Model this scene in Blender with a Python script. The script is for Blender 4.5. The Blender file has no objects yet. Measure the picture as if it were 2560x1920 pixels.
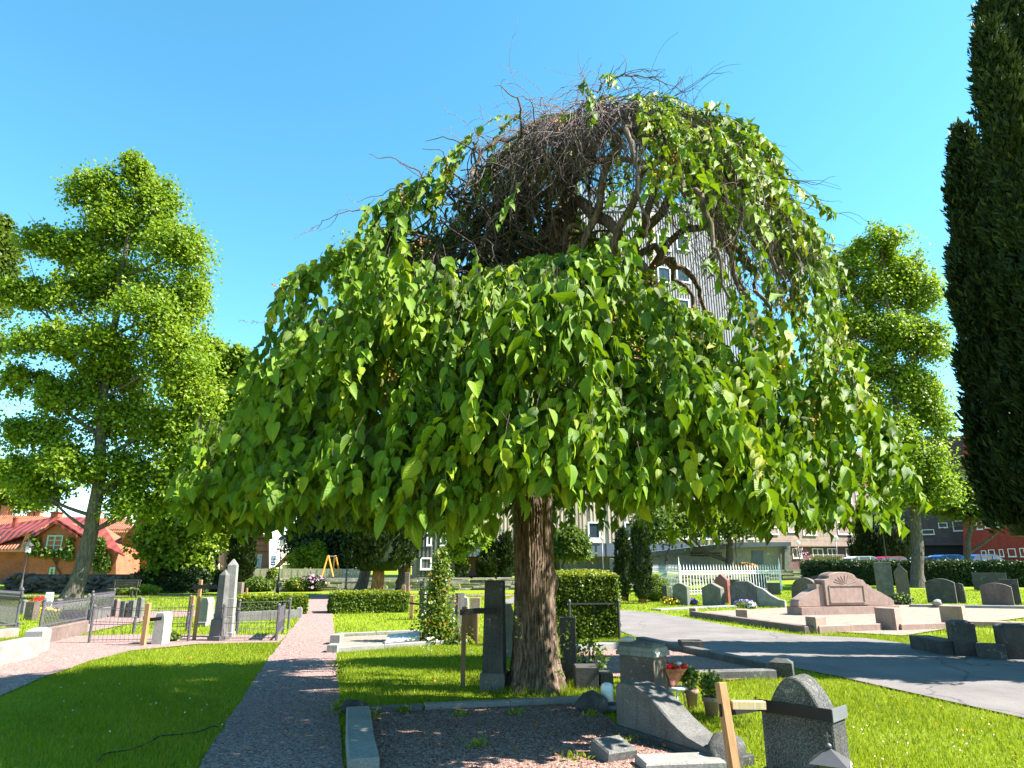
import bpy, math, random
import numpy as np
from mathutils import Vector, Matrix
rng = np.random.default_rng(7); random.seed(7)
S = bpy.context.scene; COL = S.collection
# ---------------------------------------------------------------- camera
F = 1668.0; EYE = 1.6; PITCH = math.atan(455 / F)
CP, SP = math.cos(PITCH), math.sin(PITCH)
cd = bpy.data.cameras.new('camera'); cam = bpy.data.objects.new('camera', cd); COL.objects.link(cam)
cd.sensor_fit = 'HORIZONTAL'; cd.sensor_width = 36; cd.lens = 36 * F / 2560; cd.clip_end = 3000; cd.clip_start = .05
cam.location = (0, 0, EYE); cam.rotation_euler = (math.pi / 2 + PITCH, 0, 0); S.camera = cam
# ---------------------------------------------------------------- sky, sun, exposure
SUN_EL, SUN_BACK = math.radians(46), math.radians(6)      # from the right, slightly behind the camera
to_sun = Vector((math.cos(SUN_EL) * math.cos(SUN_BACK), -math.cos(SUN_EL) * math.sin(SUN_BACK), math.sin(SUN_EL)))
W = bpy.data.worlds.new('World'); S.world = W; W.use_nodes = True
nt = W.node_tree; bg = nt.nodes['Background']
sky = nt.nodes.new('ShaderNodeTexSky'); sky.sky_type = 'NISHITA'; sky.sun_disc = False
sky.sun_elevation = SUN_EL; sky.sun_rotation = math.atan2(to_sun.x, to_sun.y)
sky.air_density = 1.0; sky.dust_density = .1; sky.ozone_density = 3.0
hsv = nt.nodes.new('ShaderNodeHueSaturation'); hsv.inputs['Hue'].default_value = .474; hsv.inputs['Saturation'].default_value = 1.2; hsv.inputs['Value'].default_value = 1.0
nt.links.new(sky.outputs[0], hsv.inputs['Color']); nt.links.new(hsv.outputs[0], bg.inputs[0]); bg.inputs[1].default_value = .085
sl = bpy.data.lights.new('sun', 'SUN'); sl.energy = 5.0; sl.angle = math.radians(.53); sl.color = (1, .945, .86)
so = bpy.data.objects.new('sun', sl); COL.objects.link(so); so.rotation_euler = to_sun.to_track_quat('Z', 'Y').to_euler(); so.location = (20, -10, 40)
S.view_settings.view_transform = 'Standard'; S.view_settings.look = 'None'; S.view_settings.gamma = 1
S.view_settings.exposure = 2.1; S.view_settings.use_curve_mapping = False
S.render.engine = 'CYCLES'; cy = S.cycles
cy.max_bounces = 7; cy.diffuse_bounces = 2; cy.glossy_bounces = 2; cy.transmission_bounces = 4; cy.transparent_max_bounces = 4
cy.sample_clamp_indirect = 4; cy.caustics_reflective = False; cy.caustics_refractive = False
cy.use_denoising = True
try: cy.denoiser = 'OPENIMAGEDENOISE'; cy.denoising_input_passes = 'RGB_ALBEDO_NORMAL'; cy.denoising_prefilter = 'ACCURATE'
except Exception: pass
# ---------------------------------------------------------------- photograph geometry: where things stand
def ray(px, py):
    u, v = (px - 1280) / F, (960 - py) / F
    return Vector((u, CP - v * SP, SP + v * CP))
def P(px, py, D):
    d = ray(px, py); t = D / d.y
    return Vector((d.x * t, D, EYE + d.z * t))
def G(px, py, z=0.0):
    d = ray(px, py); t = (z - EYE) / d.z
    return Vector((d.x * t, d.y * t, z))
def ss(a, b, x):
    t = np.clip((x - a) / (b - a), 0, 1); return t * t * (3 - 2 * t)
WALLPTS = [(-60, 42), (-22, 45), (-5, 48), (8, 51), (20, 55), (34, 57), (80, 62)]
def wall_y(x): return np.interp(x, [p[0] for p in WALLPTS], [p[1] for p in WALLPTS])
def H(x, y):
    """ground height: a level churchyard, a retaining wall, a higher terrace behind"""
    x = np.asarray(x, float); y = np.asarray(y, float)
    front = .55 * ss(6, 24, x) * ss(30, 56, y)
    back = .32 + .85 * ss(-6, 10, x) * ss(44, 62, y) + .12 * ss(60, 120, y)
    wy = wall_y(x)
    k = ss(wy + .15, wy + .45, y)
    return front * (1 - k) + back * k
def h(x, y): return float(H(x, y))
# ---------------------------------------------------------------- materials
MATS = {}
def mat(name, rough=.8, spec=.3, metal=0):
    m = bpy.data.materials.new(name); m.use_nodes = True; MATS[name] = m
    b = m.node_tree.nodes['Principled BSDF']; b.inputs['Roughness'].default_value = rough
    b.inputs['Specular IOR Level'].default_value = spec; b.inputs['Metallic'].default_value = metal
    return m, m.node_tree, b
def N(t, kind, **kw):
    n = t.nodes.new('ShaderNode' + kind)
    for k, v in kw.items():
        if k in n.inputs: n.inputs[k].default_value = v
        else: setattr(n, k, v)
    return n
def ramp(t, src, stops):
    r = N(t, 'ValToRGB'); e = r.color_ramp.elements
    while len(e) < len(stops): e.new(.5)
    for el, (p, c) in zip(e, stops): el.position = p; el.color = (*c, 1)
    t.links.new(src, r.inputs[0]); return r.outputs[0]
def coords(t, kind='Object'): return N(t, 'TexCoord').outputs[kind]
def noise(t, vec, scale, detail=5, rough=.55, out=0):
    n = N(t, 'TexNoise', Scale=scale, Detail=detail, Roughness=rough); t.links.new(vec, n.inputs['Vector']); return n.outputs[out]
def bump(t, b, src, dist, strength=1.0):
    n = N(t, 'Bump', Distance=dist, Strength=strength); t.links.new(src, n.inputs['Height']); t.links.new(n.outputs[0], b.inputs['Normal']); return n
def mixc(t, fac, a, b, mode='MIX'):
    m = N(t, 'Mix', data_type='RGBA', blend_type=mode)
    for i, s in ((0, fac), (6, a), (7, b)):
        if hasattr(s, 'links') or isinstance(s, bpy.types.NodeSocket): t.links.new(s, m.inputs[i])
        elif i == 0: m.inputs[0].default_value = s
        else: m.inputs[i].default_value = (*s, 1)
    return m.outputs[2]
def math_(t, op, a, b=None):
    m = N(t, 'Math', operation=op)
    for i, s in ((0, a), (1, b)):
        if s is None: continue
        if isinstance(s, bpy.types.NodeSocket): t.links.new(s, m.inputs[i])
        else: m.inputs[i].default_value = s
    return m.outputs[0]
def worldpos(t): return N(t, 'NewGeometry').outputs['Position']

def stone(name, c1, c2, speck=.35, rough=.8, spec=.25, bscale=60, bd=.004, stain=(.05, .055, .03), stain_amt=.35):
    m, t, b = mat(name, rough, spec); v = worldpos(t)
    big = noise(t, v, 3.1, 6); fine = noise(t, v, 95, 2, .7); col = ramp(t, big, [(.32, c1), (.68, c2)])
    sp = ramp(t, fine, [(.4, (1 - speck,) * 3), (.6, (1 + speck * .5,) * 3)])
    col = mixc(t, 1.0, col, sp, 'MULTIPLY')
    st = ramp(t, noise(t, v, 7.3, 8, .7), [(.56, (0, 0, 0)), (.74, (stain_amt,) * 3)])
    col = mixc(t, st, col, stain)
    lm = math_(t, 'MULTIPLY', ramp(t, noise(t, v, 17, 6, .62), [(.58, (0, 0, 0)), (.63, (1, 1, 1))]), ramp(t, noise(t, v, 2.3, 4), [(.48, (0, 0, 0)), (.6, (1, 1, 1))]))
    col = mixc(t, math_(t, 'MULTIPLY', lm, .45), col, (.34, .34, .27)); streak = N(t, 'Mapping'); t.links.new(v, streak.inputs[0]); streak.inputs['Scale'].default_value = (16, 16, .9); sk = ramp(t, noise(t, streak.outputs[0], 1.0, 4, .6), [(.55, (1, 1, 1)), (.75, (.62, .62, .6))]); col = mixc(t, .8, col, sk, 'MULTIPLY'); t.links.new(col, b.inputs['Base Color'])
    bump(t, b, math_(t, 'ADD', noise(t, v, bscale, 4, .65), math_(t, 'MULTIPLY', noise(t, v, 9, 4), 1.5)), bd); return m
stone('granite_grey', (0.090, 0.087, 0.081), (0.144, 0.138, 0.129))
stone('granite_light', (0.191, 0.185, 0.172), (0.257, 0.251, 0.231), .25, stain_amt=.25)
stone('granite_white', (0.274, 0.266, 0.245), (0.360, 0.349, 0.324), .15, stain_amt=.18)
stone('granite_dark', (0.047, 0.046, 0.044), (0.083, 0.080, 0.074), .4)
stone('granite_black', (.02, .02, .022), (.04, .04, .042), .5, .35, .5, stain_amt=.15)
stone('granite_pink', (0.254, 0.168, 0.139), (0.336, 0.234, 0.197), .3, stain_amt=.22, stain=(.2, .14, .12))
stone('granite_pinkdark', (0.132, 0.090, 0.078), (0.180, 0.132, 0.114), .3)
stone('granite_red', (0.176, 0.048, 0.036), (0.240, 0.072, 0.056), .3, .4, .5, stain_amt=.1)
stone('granite_olive', (0.102, 0.105, 0.084), (0.156, 0.156, 0.126), .3)
stone('granite_pitted', (0.074, 0.071, 0.068), (0.136, 0.133, 0.127), .65, .85, .2, 130, .008, stain_amt=.3)
stone('granite_brown', (0.090, 0.069, 0.057), (0.132, 0.102, 0.087), .35, .6)
stone('marble_white', (0.440, 0.432, 0.416), (0.528, 0.520, 0.496), .08, .5, stain_amt=.12)
stone('drystone', (0.136, 0.124, 0.104), (0.264, 0.240, 0.200), .4, bd=.012, stain=(.04, .05, .025), stain_amt=.5)
stone('fieldstone', (.05, .048, .04), (.14, .13, .11), .4, bd=.015, stain=(.04, .055, .02), stain_amt=.6)
stone('concrete', (0.225, 0.217, 0.203), (0.300, 0.289, 0.270), .15, stain_amt=.2)
stone('plaster_yellow', (.55, .42, .22), (.62, .5, .28), .1, stain_amt=.1)
stone('terracotta', (0.240, 0.136, 0.088), (0.336, 0.216, 0.152), .2, stain=(.5, .45, .38), stain_amt=.5)
stone('soil', (.045, .032, .022), (.09, .065, .045), .4, bd=.02)
def plain(name, c, rough=.5, spec=.4, metal=0, var=.12, scale=9):
    m, t, b = mat(name, rough, spec, metal); v = worldpos(t)
    col = ramp(t, noise(t, v, scale, 5), [(.3, tuple(x * (1 - var) for x in c)), (.7, tuple(min(1, x * (1 + var)) for x in c))])
    t.links.new(col, b.inputs['Base Color']); return m
plain('iron', (.035, .034, .036), .55, .4); plain('iron_old', (.075, .068, .078), .6, .35, 0, .3, 20)
plain('white_paint', (.78, .78, .76), .45, .4, 0, .05); plain('strap', (.012, .012, .013), .6, .3)
plain('tape', (.13, .13, .14), .5, .4); plain('lantern_metal', (.1, .095, .098), .4, .5, .4)
plain('lamp_glass', (.62, .66, .68), .12, .6); plain('globe', (.85, .85, .83), .3, .5, 0, .03)
plain('frame_white', (.74, .73, .7), .5, .35, 0, .05); plain('teal_paint', (.22, .42, .38), .5)
plain('sign_blue', (.012, .08, .36), .4, .5, 0, .05); plain('sign_white', (.8, .8, .8), .4, .4, 0, .03)
plain('swing_orange', (.62, .25, .04), .55, .3, 0, .2, 6)
plain('metal_blue', (.085, .105, .15), .45, .4, 0, .15, 2)
plain('metal_dark', (.05, .05, .055), .5, .4); plain('red_petal', (.55, .012, .012), .5, .3, 0, .3, 60)
plain('white_petal', (.8, .78, .74), .5, .3, 0, .06); plain('violet_petal', (.2, .13, .5), .6, .3, 0, .3, 50)
plain('yellow_petal', (.75, .42, .01), .6, .3, 0, .25, 50); plain('pink_petal', (.55, .2, .42), .6, .3, 0, .3, 30)
plain('cellophane', (.55, .2, .12), .2, .6, 0, .35, 18); plain('plastic_white', (.72, .76, .76), .4, .45, 0, .04)
plain('rubber', (.02, .02, .02), .8); plain('car_white', (.72, .72, .72), .25, .6, 0, .02); plain('car_blue', (.03, .12, .42), .25, .6, 0, .04)
plain('car_red', (.4, .03, .10), .25, .6, 0, .04); plain('car_silver', (.32, .42, .55), .25, .6, .3, .03)
plain('cord', (.012, .014, .012), .7); plain('samara', (.34, .13, .03), .8, .2, 0, .35, 30)
plain('interior_dark', (.02, .02, .022), .8); plain('bench_wood', (.10, .08, .06), .7, .25, 0, .3, 8)
m, t, b = mat('glass', .06, .7); b.inputs['Base Color'].default_value = (.03, .045, .055, 1)
m, t, b = mat('car_glass', .05, .7); b.inputs['Base Color'].default_value = (.05, .12, .22, 1)
def roofmat(name, c, freq):
    m, t, b = mat(name, .6, .3); v = coords(t); s = N(t, 'SeparateXYZ'); t.links.new(v, s.inputs[0]); w = math_(t, 'SINE', math_(t, 'MULTIPLY', math_(t, 'ADD', s.outputs[0], math_(t, 'MULTIPLY', s.outputs[1], .3)), freq)); col = ramp(t, noise(t, v, 1.6, 7, .65), [(.3, tuple(x * .6 for x in c)), (.7, tuple(x * 1.15 for x in c))])
    col = mixc(t, math_(t, 'MULTIPLY', math_(t, 'GREATER_THAN', w, .8), .4), col, tuple(x * .45 for x in c)); t.links.new(col, b.inputs['Base Color']); bump(t, b, w, .05)
roofmat('roof_red', (.2, .036, .026), 9.0); roofmat('tile_orange', (.36, .125, .065), 22.0)
def woodmat(name, c1, c2):
    m, t, b = mat(name, .75, .25); mp = N(t, 'Mapping'); t.links.new(coords(t), mp.inputs[0]); mp.inputs['Scale'].default_value = (9, 9, 1)
    n = noise(t, mp.outputs[0], 3.5, 6, .6); t.links.new(ramp(t, n, [(.3, c1), (.7, c2)]), b.inputs['Base Color']); bump(t, b, n, .004); return m
woodmat('stake_wood', (.26, .13, .055), (.38, .22, .105)); woodmat('stake_cut', (.42, .31, .17), (.52, .4, .23)); woodmat('stake_dark', (.16, .09, .05), (.27, .16, .09))
woodmat('plank_grey', (.34, .29, .23), (.47, .41, .33))
def brickmat(name, c1, c2, mortar, sc=4.0):
    m, t, b = mat(name, .85, .2); sep = N(t, 'SeparateXYZ'); t.links.new(coords(t), sep.inputs[0])
    cmb = N(t, 'CombineXYZ'); t.links.new(math_(t, 'ADD', sep.outputs[0], sep.outputs[1]), cmb.inputs[0]); t.links.new(sep.outputs[2], cmb.inputs[1])
    br = N(t, 'TexBrick', Scale=sc); br.inputs['Color1'].default_value = (*c1, 1); br.inputs['Color2'].default_value = (*c2, 1); br.inputs['Mortar'].default_value = (*mortar, 1)
    br.inputs['Mortar Size'].default_value = .012; t.links.new(cmb.outputs[0], br.inputs['Vector'])
    d = ramp(t, noise(t, coords(t), 1.3, 6, .65), [(.3, (.72, .7, .7)), (.7, (1.1, 1.08, 1.05))]); t.links.new(mixc(t, 1, br.outputs[0], d, 'MULTIPLY'), b.inputs['Base Color']); bump(t, b, br.outputs['Fac'], .01, -.5); return m
brickmat('brick_orange', (.30, .085, .042), (.37, .12, .065), (.33, .17, .115)); brickmat('brick_pink', (.42, .16, .095), (.5, .21, .13), (.45, .27, .2))
brickmat('brick_red', (.25, .035, .025), (.32, .055, .04), (.25, .09, .07)); brickmat('panel_mauve', (.29, .215, .19), (.32, .24, .21), (.2, .15, .135), .45)
brickmat('panel_mauve_shade', (.10, .085, .095), (.125, .105, .115), (.08, .07, .075), .45); brickmat('brick_plum', (.13, .065, .065), (.17, .09, .085), (.12, .085, .08))
def cladmat(name, c1, c2):
    m, t, b = mat(name, .55, .3); mp = N(t, 'Mapping'); t.links.new(coords(t), mp.inputs[0]); mp.inputs['Scale'].default_value = (1, 1, .04)
    t.links.new(ramp(t, noise(t, mp.outputs[0], 2.2, 3), [(.35, c1), (.65, c2)]), b.inputs['Base Color']); return m
cladmat('clad_grey', (.17, .17, .185), (.26, .26, .275)); cladmat('clad_beige', (.34, .27, .20), (.5, .42, .31)); cladmat('clad_dark', (.085, .08, .08), (.13, .12, .115))

def groundmat(name, kind):
    m, t, b = mat(name, .95, .12); v = worldpos(t)
    if kind == 'lawn':
        a = noise(t, v, .55, 5, .6); f = noise(t, v, 38, 4, .7); dry = ramp(t, noise(t, v, 1.7, 6, .65), [(.55, (0, 0, 0)), (.8, (.55,) * 3)])
        c = ramp(t, f, [(.3, (.08, .125, .005)), (.5, (.155, .22, .008)), (.72, (.24, .285, .012))])
        c = mixc(t, ramp(t, a, [(.35, (0, 0, 0)), (.7, (.5,) * 3)]), c, (.17, .215, .012)); c = mixc(t, dry, c, (.25, .23, .04))
        t.links.new(c, b.inputs['Base Color']); bump(t, b, f, .03)
    elif kind == 'gravel':
        vo = N(t, 'TexVoronoi', Scale=62); t.links.new(v, vo.inputs['Vector']); hs = N(t, 'SeparateColor'); t.links.new(vo.outputs['Color'], hs.inputs[0])
        c = ramp(t, hs.outputs[0], [(0, (.075, .04, .036)), (.35, (.185, .11, .098)), (.7, (.27, .18, .16)), (1, (.37, .30, .27))])
        c = mixc(t, ramp(t, noise(t, v, .8, 6, .6), [(.35, (0, 0, 0)), (.7, (.45,) * 3)]), c, (.225, .145, .13))
        t.links.new(c, b.inputs['Base Color']); bump(t, b, vo.outputs['Distance'], .018, -1)
    elif kind == 'gravel_red':
        vo = N(t, 'TexVoronoi', Scale=70); t.links.new(v, vo.inputs['Vector']); hs = N(t, 'SeparateColor'); t.links.new(vo.outputs['Color'], hs.inputs[0])
        c = ramp(t, hs.outputs[0], [(0, (.08, .04, .032)), (.4, (.19, .105, .085)), (.75, (.28, .175, .145)), (1, (.38, .3, .26))])
        c = mixc(t, ramp(t, noise(t, v, 1.6, 6, .65), [(.5, (0, 0, 0)), (.75, (.5,) * 3)]), c, (.13, .085, .06))
        t.links.new(c, b.inputs['Base Color']); bump(t, b, vo.outputs['Distance'], .016, -1)
    elif kind == 'sand':
        f = noise(t, v, 60, 4, .7); c = ramp(t, noise(t, v, 3, 6), [(.35, (.20, .155, .125)), (.6, (.255, .205, .165)), (.75, (.16, .15, .06))]); t.links.new(c, b.inputs['Base Color']); bump(t, b, f, .01)
    elif kind == 'asphalt':
        f = noise(t, v, 140, 3, .7); c = ramp(t, noise(t, v, 1.1, 6), [(.3, (.135, .122, .118)), (.7, (.19, .172, .165))])
        c = mixc(t, 1, c, ramp(t, f, [(.35, (.75,) * 3), (.65, (1.15,) * 3)]), 'MULTIPLY')
        wv = N(t, 'VectorMath', operation='ADD'); t.links.new(v, wv.inputs[0]); nn = N(t, 'TexNoise', Scale=.9, Detail=6.0); t.links.new(v, nn.inputs['Vector']); t.links.new(nn.outputs['Color'], wv.inputs[1])
        vo = N(t, 'TexVoronoi', Scale=.28, feature='DISTANCE_TO_EDGE'); t.links.new(wv.outputs[0], vo.inputs['Vector']); ck = ramp(t, vo.outputs['Distance'], [(.0, (.45,) * 3), (.006, (1,) * 3)])
        c = mixc(t, 1, c, ck, 'MULTIPLY'); c = mixc(t, ramp(t, noise(t, v, .35, 3, .5), [(.56, (0, 0, 0)), (.58, (.4,) * 3)]), c, (.115, .105, .102)); t.links.new(c, b.inputs['Base Color']); bump(t, b, f, .006)
    return m
for k in ('lawn', 'gravel', 'gravel_red', 'sand', 'asphalt'): groundmat(k, k)

def leafmat(name, stops, trans=(.30, .42, .03), tfac=.4, rough=.42, spec=.4, veins=False):
    m, t, b = mat(name, rough, spec); at = N(t, 'Attribute', attribute_name='rnd')
    c = ramp(t, at.outputs['Fac'], stops)
    if veins:
        uv = N(t, 'UVMap'); sp = N(t, 'SeparateXYZ'); t.links.new(uv.outputs[0], sp.inputs[0])
        au = math_(t, 'ABSOLUTE', math_(t, 'SUBTRACT', sp.outputs[0], .5)); ph = math_(t, 'SUBTRACT', math_(t, 'MULTIPLY', sp.outputs[1], 92), math_(t, 'MULTIPLY', au, 70))
        s = math_(t, 'SINE', ph); mid = math_(t, 'LESS_THAN', au, .022)
        c = mixc(t, math_(t, 'MULTIPLY', math_(t, 'MAXIMUM', math_(t, 'GREATER_THAN', s, .8), mid), .18), c, tuple(min(1, x * 1.9) for x in stops[-1][1]))
        bump(t, b, s, .0016, .7)
    t.links.new(c, b.inputs['Base Color'])
    tr = N(t, 'BsdfTranslucent'); tc = mixc(t, .6, c, trans); t.links.new(tc, tr.inputs[0])
    mx = N(t, 'MixShader'); mx.inputs[0].default_value = tfac; t.links.new(b.outputs[0], mx.inputs[1]); t.links.new(tr.outputs[0], mx.inputs[2])
    t.links.new(mx.outputs[0], t.nodes['Material Output'].inputs[0]); return m
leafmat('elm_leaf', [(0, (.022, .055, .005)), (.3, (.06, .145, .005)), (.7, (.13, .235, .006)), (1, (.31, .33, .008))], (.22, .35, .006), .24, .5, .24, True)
leafmat('maple_leaf', [(0, (.09, .165, .008)), (.5, (.15, .245, .012)), (1, (.24, .31, .018))], (.28, .40, .018), .44, .5, .3)
leafmat('maple_leaf_dark', [(0, (.04, .08, .01)), (.5, (.07, .12, .012)), (1, (.11, .15, .016))], (.16, .24, .015), .35, .5, .3)
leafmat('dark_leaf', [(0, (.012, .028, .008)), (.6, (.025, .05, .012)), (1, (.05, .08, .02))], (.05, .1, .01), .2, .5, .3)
leafmat('thuja_leaf', [(0, (.012, .026, .006)), (.6, (.026, .048, .009)), (1, (.075, .10, .014))], (.05, .08, .01), .15, .6, .2)
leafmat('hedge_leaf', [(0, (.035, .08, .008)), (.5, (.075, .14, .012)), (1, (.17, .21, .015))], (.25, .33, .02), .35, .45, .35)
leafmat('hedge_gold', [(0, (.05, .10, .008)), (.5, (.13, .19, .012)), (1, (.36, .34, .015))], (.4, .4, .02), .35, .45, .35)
leafmat('grass_blade', [(0, (.075, .13, .005)), (.5, (.18, .25, .008)), (.88, (.27, .31, .012)), (1, (.42, .36, .12))], (.30, .36, .01), .42, .55, .25)
leafmat('shrub_leaf', [(0, (.05, .10, .012)), (.6, (.10, .165, .018)), (.93, (.17, .22, .02)), (1, (.32, .14, .02))], (.26, .36, .02), .38, .4, .4)
def barkmat(name, c1, c2, c3, sc=1.0, moss=0):
    m, t, b = mat(name, .92, .15); v = worldpos(t); mp = N(t, 'Mapping'); t.links.new(v, mp.inputs[0]); mp.inputs['Scale'].default_value = (14 * sc, 14 * sc, 2.2 * sc)
    n = noise(t, mp.outputs[0], 1.5, 8, .68); c = ramp(t, n, [(.34, c1), (.52, c2), (.7, c3)])
    if moss: c = mixc(t, ramp(t, noise(t, v, 2.6, 6), [(.5, (0, 0, 0)), (.72, (moss,) * 3)]), c, (.10, .12, .045))
    t.links.new(c, b.inputs['Base Color']); bump(t, b, n, .03 / sc); return m
barkmat('elm_bark', (.025, .017, .012), (.13, .09, .065), (.29, .22, .165), 1.4, .12)
barkmat('bark', (.04, .033, .028), (.10, .085, .07), (.19, .165, .14), .8, .3)
barkmat('bark_red', (.08, .035, .02), (.22, .11, .06), (.36, .2, .12), .8)
barkmat('twig', (.06, .043, .042), (.16, .118, .112), (.33, .26, .25), 3)
barkmat('twig_dark', (.03, .022, .017), (.07, .052, .042), (.13, .10, .085), 3)
# ---------------------------------------------------------------- mesh building
class MB:
    def __init__(s): s.v = []; s.f = []
    def add(s, vs, fs):
        o = len(s.v); s.v += [tuple(v) for v in vs]; s.f += [tuple(i + o for i in f) for f in fs]; return s
    def box(s, c, sz, rz=0, bev=0, tilt=None, top=1.0, topy=None):
        """box on centre c; top scales the upper face (tapering)"""
        x, y, z = sz[0] / 2, sz[1] / 2, sz[2] / 2; ty = top if topy is None else topy
        pts = []
        if bev:
            e = bev
            for zz, k, ky, e2 in ((-z, 1, 1, 0), (z - e, top, ty, 0), (z, top, ty, e)):
                for sx, sy in ((-1, -1), (1, -1), (1, 1), (-1, 1)): pts.append(Vector((sx * (x * k - e2), sy * (y * ky - e2), zz)))
            fs = [(3, 2, 1, 0), (8, 9, 10, 11)]
            for r in (0, 4):
                for i in range(4): j = (i + 1) % 4; fs.append((r + i, r + j, r + 4 + j, r + 4 + i))
        else:
            for zz, k, ky in ((-z, 1, 1), (z, top, ty)):
                for sx, sy in ((-1, -1), (1, -1), (1, 1), (-1, 1)): pts.append(Vector((sx * x * k, sy * y * ky, zz)))
            fs = [(3, 2, 1, 0), (4, 5, 6, 7)] + [(i, (i + 1) % 4, 4 + (i + 1) % 4, 4 + i) for i in range(4)]
        R = Matrix.Rotation(rz, 3, 'Z')
        if tilt: R = R @ Matrix.Rotation(tilt[0], 3, 'X') @ Matrix.Rotation(tilt[1], 3, 'Y')
        return s.add([R @ p + Vector(c) for p in pts], fs)
    def prism(s, outline, y0, y1, bev=0):
        """outline of (x,z) points in the facing plane, extruded from y0 to y1"""
        n = len(outline); cx = sum(p[0] for p in outline) / n; cz = sum(p[1] for p in outline) / n
        rings = [(y0, 0), (y1, 0)] if not bev else [(y0, bev), (y0 + bev, 0), (y1 - bev, 0), (y1, bev)]
        vs = []
        for y, e in rings:
            for (x, z) in outline:
                d = math.hypot(x - cx, z - cz) or 1; k = 1 - e / d; vs.append((cx + (x - cx) * k, y, cz + (z - cz) * k))
        fs = [tuple(range(n)), tuple(reversed(range(len(vs) - n, len(vs))))]
        for r in range(len(rings) - 1):
            for i in range(n): j = (i + 1) % n; fs.append((r * n + j, r * n + i, (r + 1) * n + i, (r + 1) * n + j))
        return s.add(vs, fs)
    def tube(s, path, rad, k=6, cap=True):
        path = [Vector(p) for p in path]; n = len(path)
        if not hasattr(rad, '__len__'): rad = [rad] * n
        vs = []; fs = []; up = Vector((.31, .17, .93))
        for i, p in enumerate(path):
            d = (path[min(i + 1, n - 1)] - path[max(i - 1, 0)]).normalized(); a = d.cross(up)
            if a.length < 1e-3: a = d.cross(Vector((1, 0, 0)))
            a.normalize(); c = d.cross(a); up = (c if c.length else up)
            up = a.cross(d).normalized() if False else up
            for j in range(k): q = 2 * math.pi * j / k; vs.append(p + (a * math.cos(q) + c * math.sin(q)) * rad[i])
            up = Vector((.31, .17, .93))
        for i in range(n - 1):
            for j in range(k): l = (j + 1) % k; fs.append((i * k + j, (i + 1) * k + j, (i + 1) * k + l, i * k + l))
        if cap: fs += [tuple(range(k)), tuple(reversed(range((n - 1) * k, n * k)))]
        return s.add(vs, fs)
    def lathe(s, prof, k=16, c=(0, 0, 0)):
        vs = []; fs = []; n = len(prof)
        for r, z in prof:
            for j in range(k): q = 2 * math.pi * j / k; vs.append((c[0] + r * math.cos(q), c[1] + r * math.sin(q), c[2] + z))
        for i in range(n - 1):
            for j in range(k): l = (j + 1) % k; fs.append((i * k + j, i * k + l, (i + 1) * k + l, (i + 1) * k + j))
        fs += [tuple(reversed(range(k))), tuple(range((n - 1) * k, n * k))]
        return s.add(vs, fs)
    def poly(s, pts, flip=False):
        return s.add(pts, [tuple(reversed(range(len(pts)))) if flip else tuple(range(len(pts)))])
    def mesh(s, name, m, smooth=False):
        me = bpy.data.meshes.new(name); me.from_pydata([tuple(v) for v in s.v], [], s.f); me.materials.append(MATS[m])
        if smooth: me.polygons.foreach_set('use_smooth', [True] * len(me.polygons))
        me.update(); return me
    def build(s, name, m, parent=None, smooth=False, kind=None):
        o = bpy.data.objects.new(name, s.mesh(name, m, smooth)); COL.objects.link(o)
        if parent: o.parent = parent
        if kind: o['kind'] = kind
        return o
def link(name, me, parent=None, loc=None, rot=None, scale=None, kind=None):
    o = bpy.data.objects.new(name, me); COL.objects.link(o)
    if parent: o.parent = parent
    if loc is not None: o.location = loc
    if rot is not None: o.rotation_euler = rot
    if scale is not None: o.scale = scale
    if kind: o['kind'] = kind
    return o
def npmesh(name, verts, faces_quad=None, tris=None, m=None, rnd=None, uv=None, smooth=False):
    """fast mesh from numpy arrays; rnd = one value per vertex"""
    me = bpy.data.meshes.new(name); nv = len(verts); me.vertices.add(nv); me.vertices.foreach_set('co', np.ascontiguousarray(verts, np.float32).ravel())
    fa = faces_quad if faces_quad is not None else tris; w = fa.shape[1]; nf = len(fa)
    me.loops.add(nf * w); me.loops.foreach_set('vertex_index', np.ascontiguousarray(fa, np.int32).ravel())
    me.polygons.add(nf); me.polygons.foreach_set('loop_start', np.arange(0, nf * w, w, dtype=np.int32))
    try: me.polygons.foreach_set('loop_total', np.full(nf, w, np.int32))
    except Exception: pass
    if smooth: me.polygons.foreach_set('use_smooth', np.ones(nf, bool))
    if rnd is not None:
        a = me.attributes.new('rnd', 'FLOAT', 'POINT'); a.data.foreach_set('value', np.ascontiguousarray(rnd, np.float32))
    if uv is not None:
        l = me.uv_layers.new(name='UVMap'); l.data.foreach_set('uv', np.ascontiguousarray(uv[fa.ravel()], np.float32).ravel())
    me.update(calc_edges=True); me.materials.append(MATS[m]); return me
def instance_np(bv, bf, pos, X, Y, Z, scale):
    """copy base verts bv (V,3) / faces bf at each frame; returns verts, faces"""
    n = len(pos); V = len(bv)
    out = pos[:, None, :] + scale[:, None, None] * (bv[None, :, 0, None] * X[:, None, :] + bv[None, :, 1, None] * Y[:, None, :] + bv[None, :, 2, None] * Z[:, None, :])
    fs = (bf[None] + (np.arange(n) * V)[:, None, None]).reshape(-1, bf.shape[1])
    return out.reshape(-1, 3), fs
def unit(a): return a / np.maximum(np.linalg.norm(a, axis=-1, keepdims=True), 1e-9)
def frames(d, nrm):
    """Y along d, Z near nrm"""
    Yv = unit(d); Xv = unit(np.cross(Yv, nrm)); Zv = np.cross(Xv, Yv); return Xv, Yv, Zv
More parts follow.
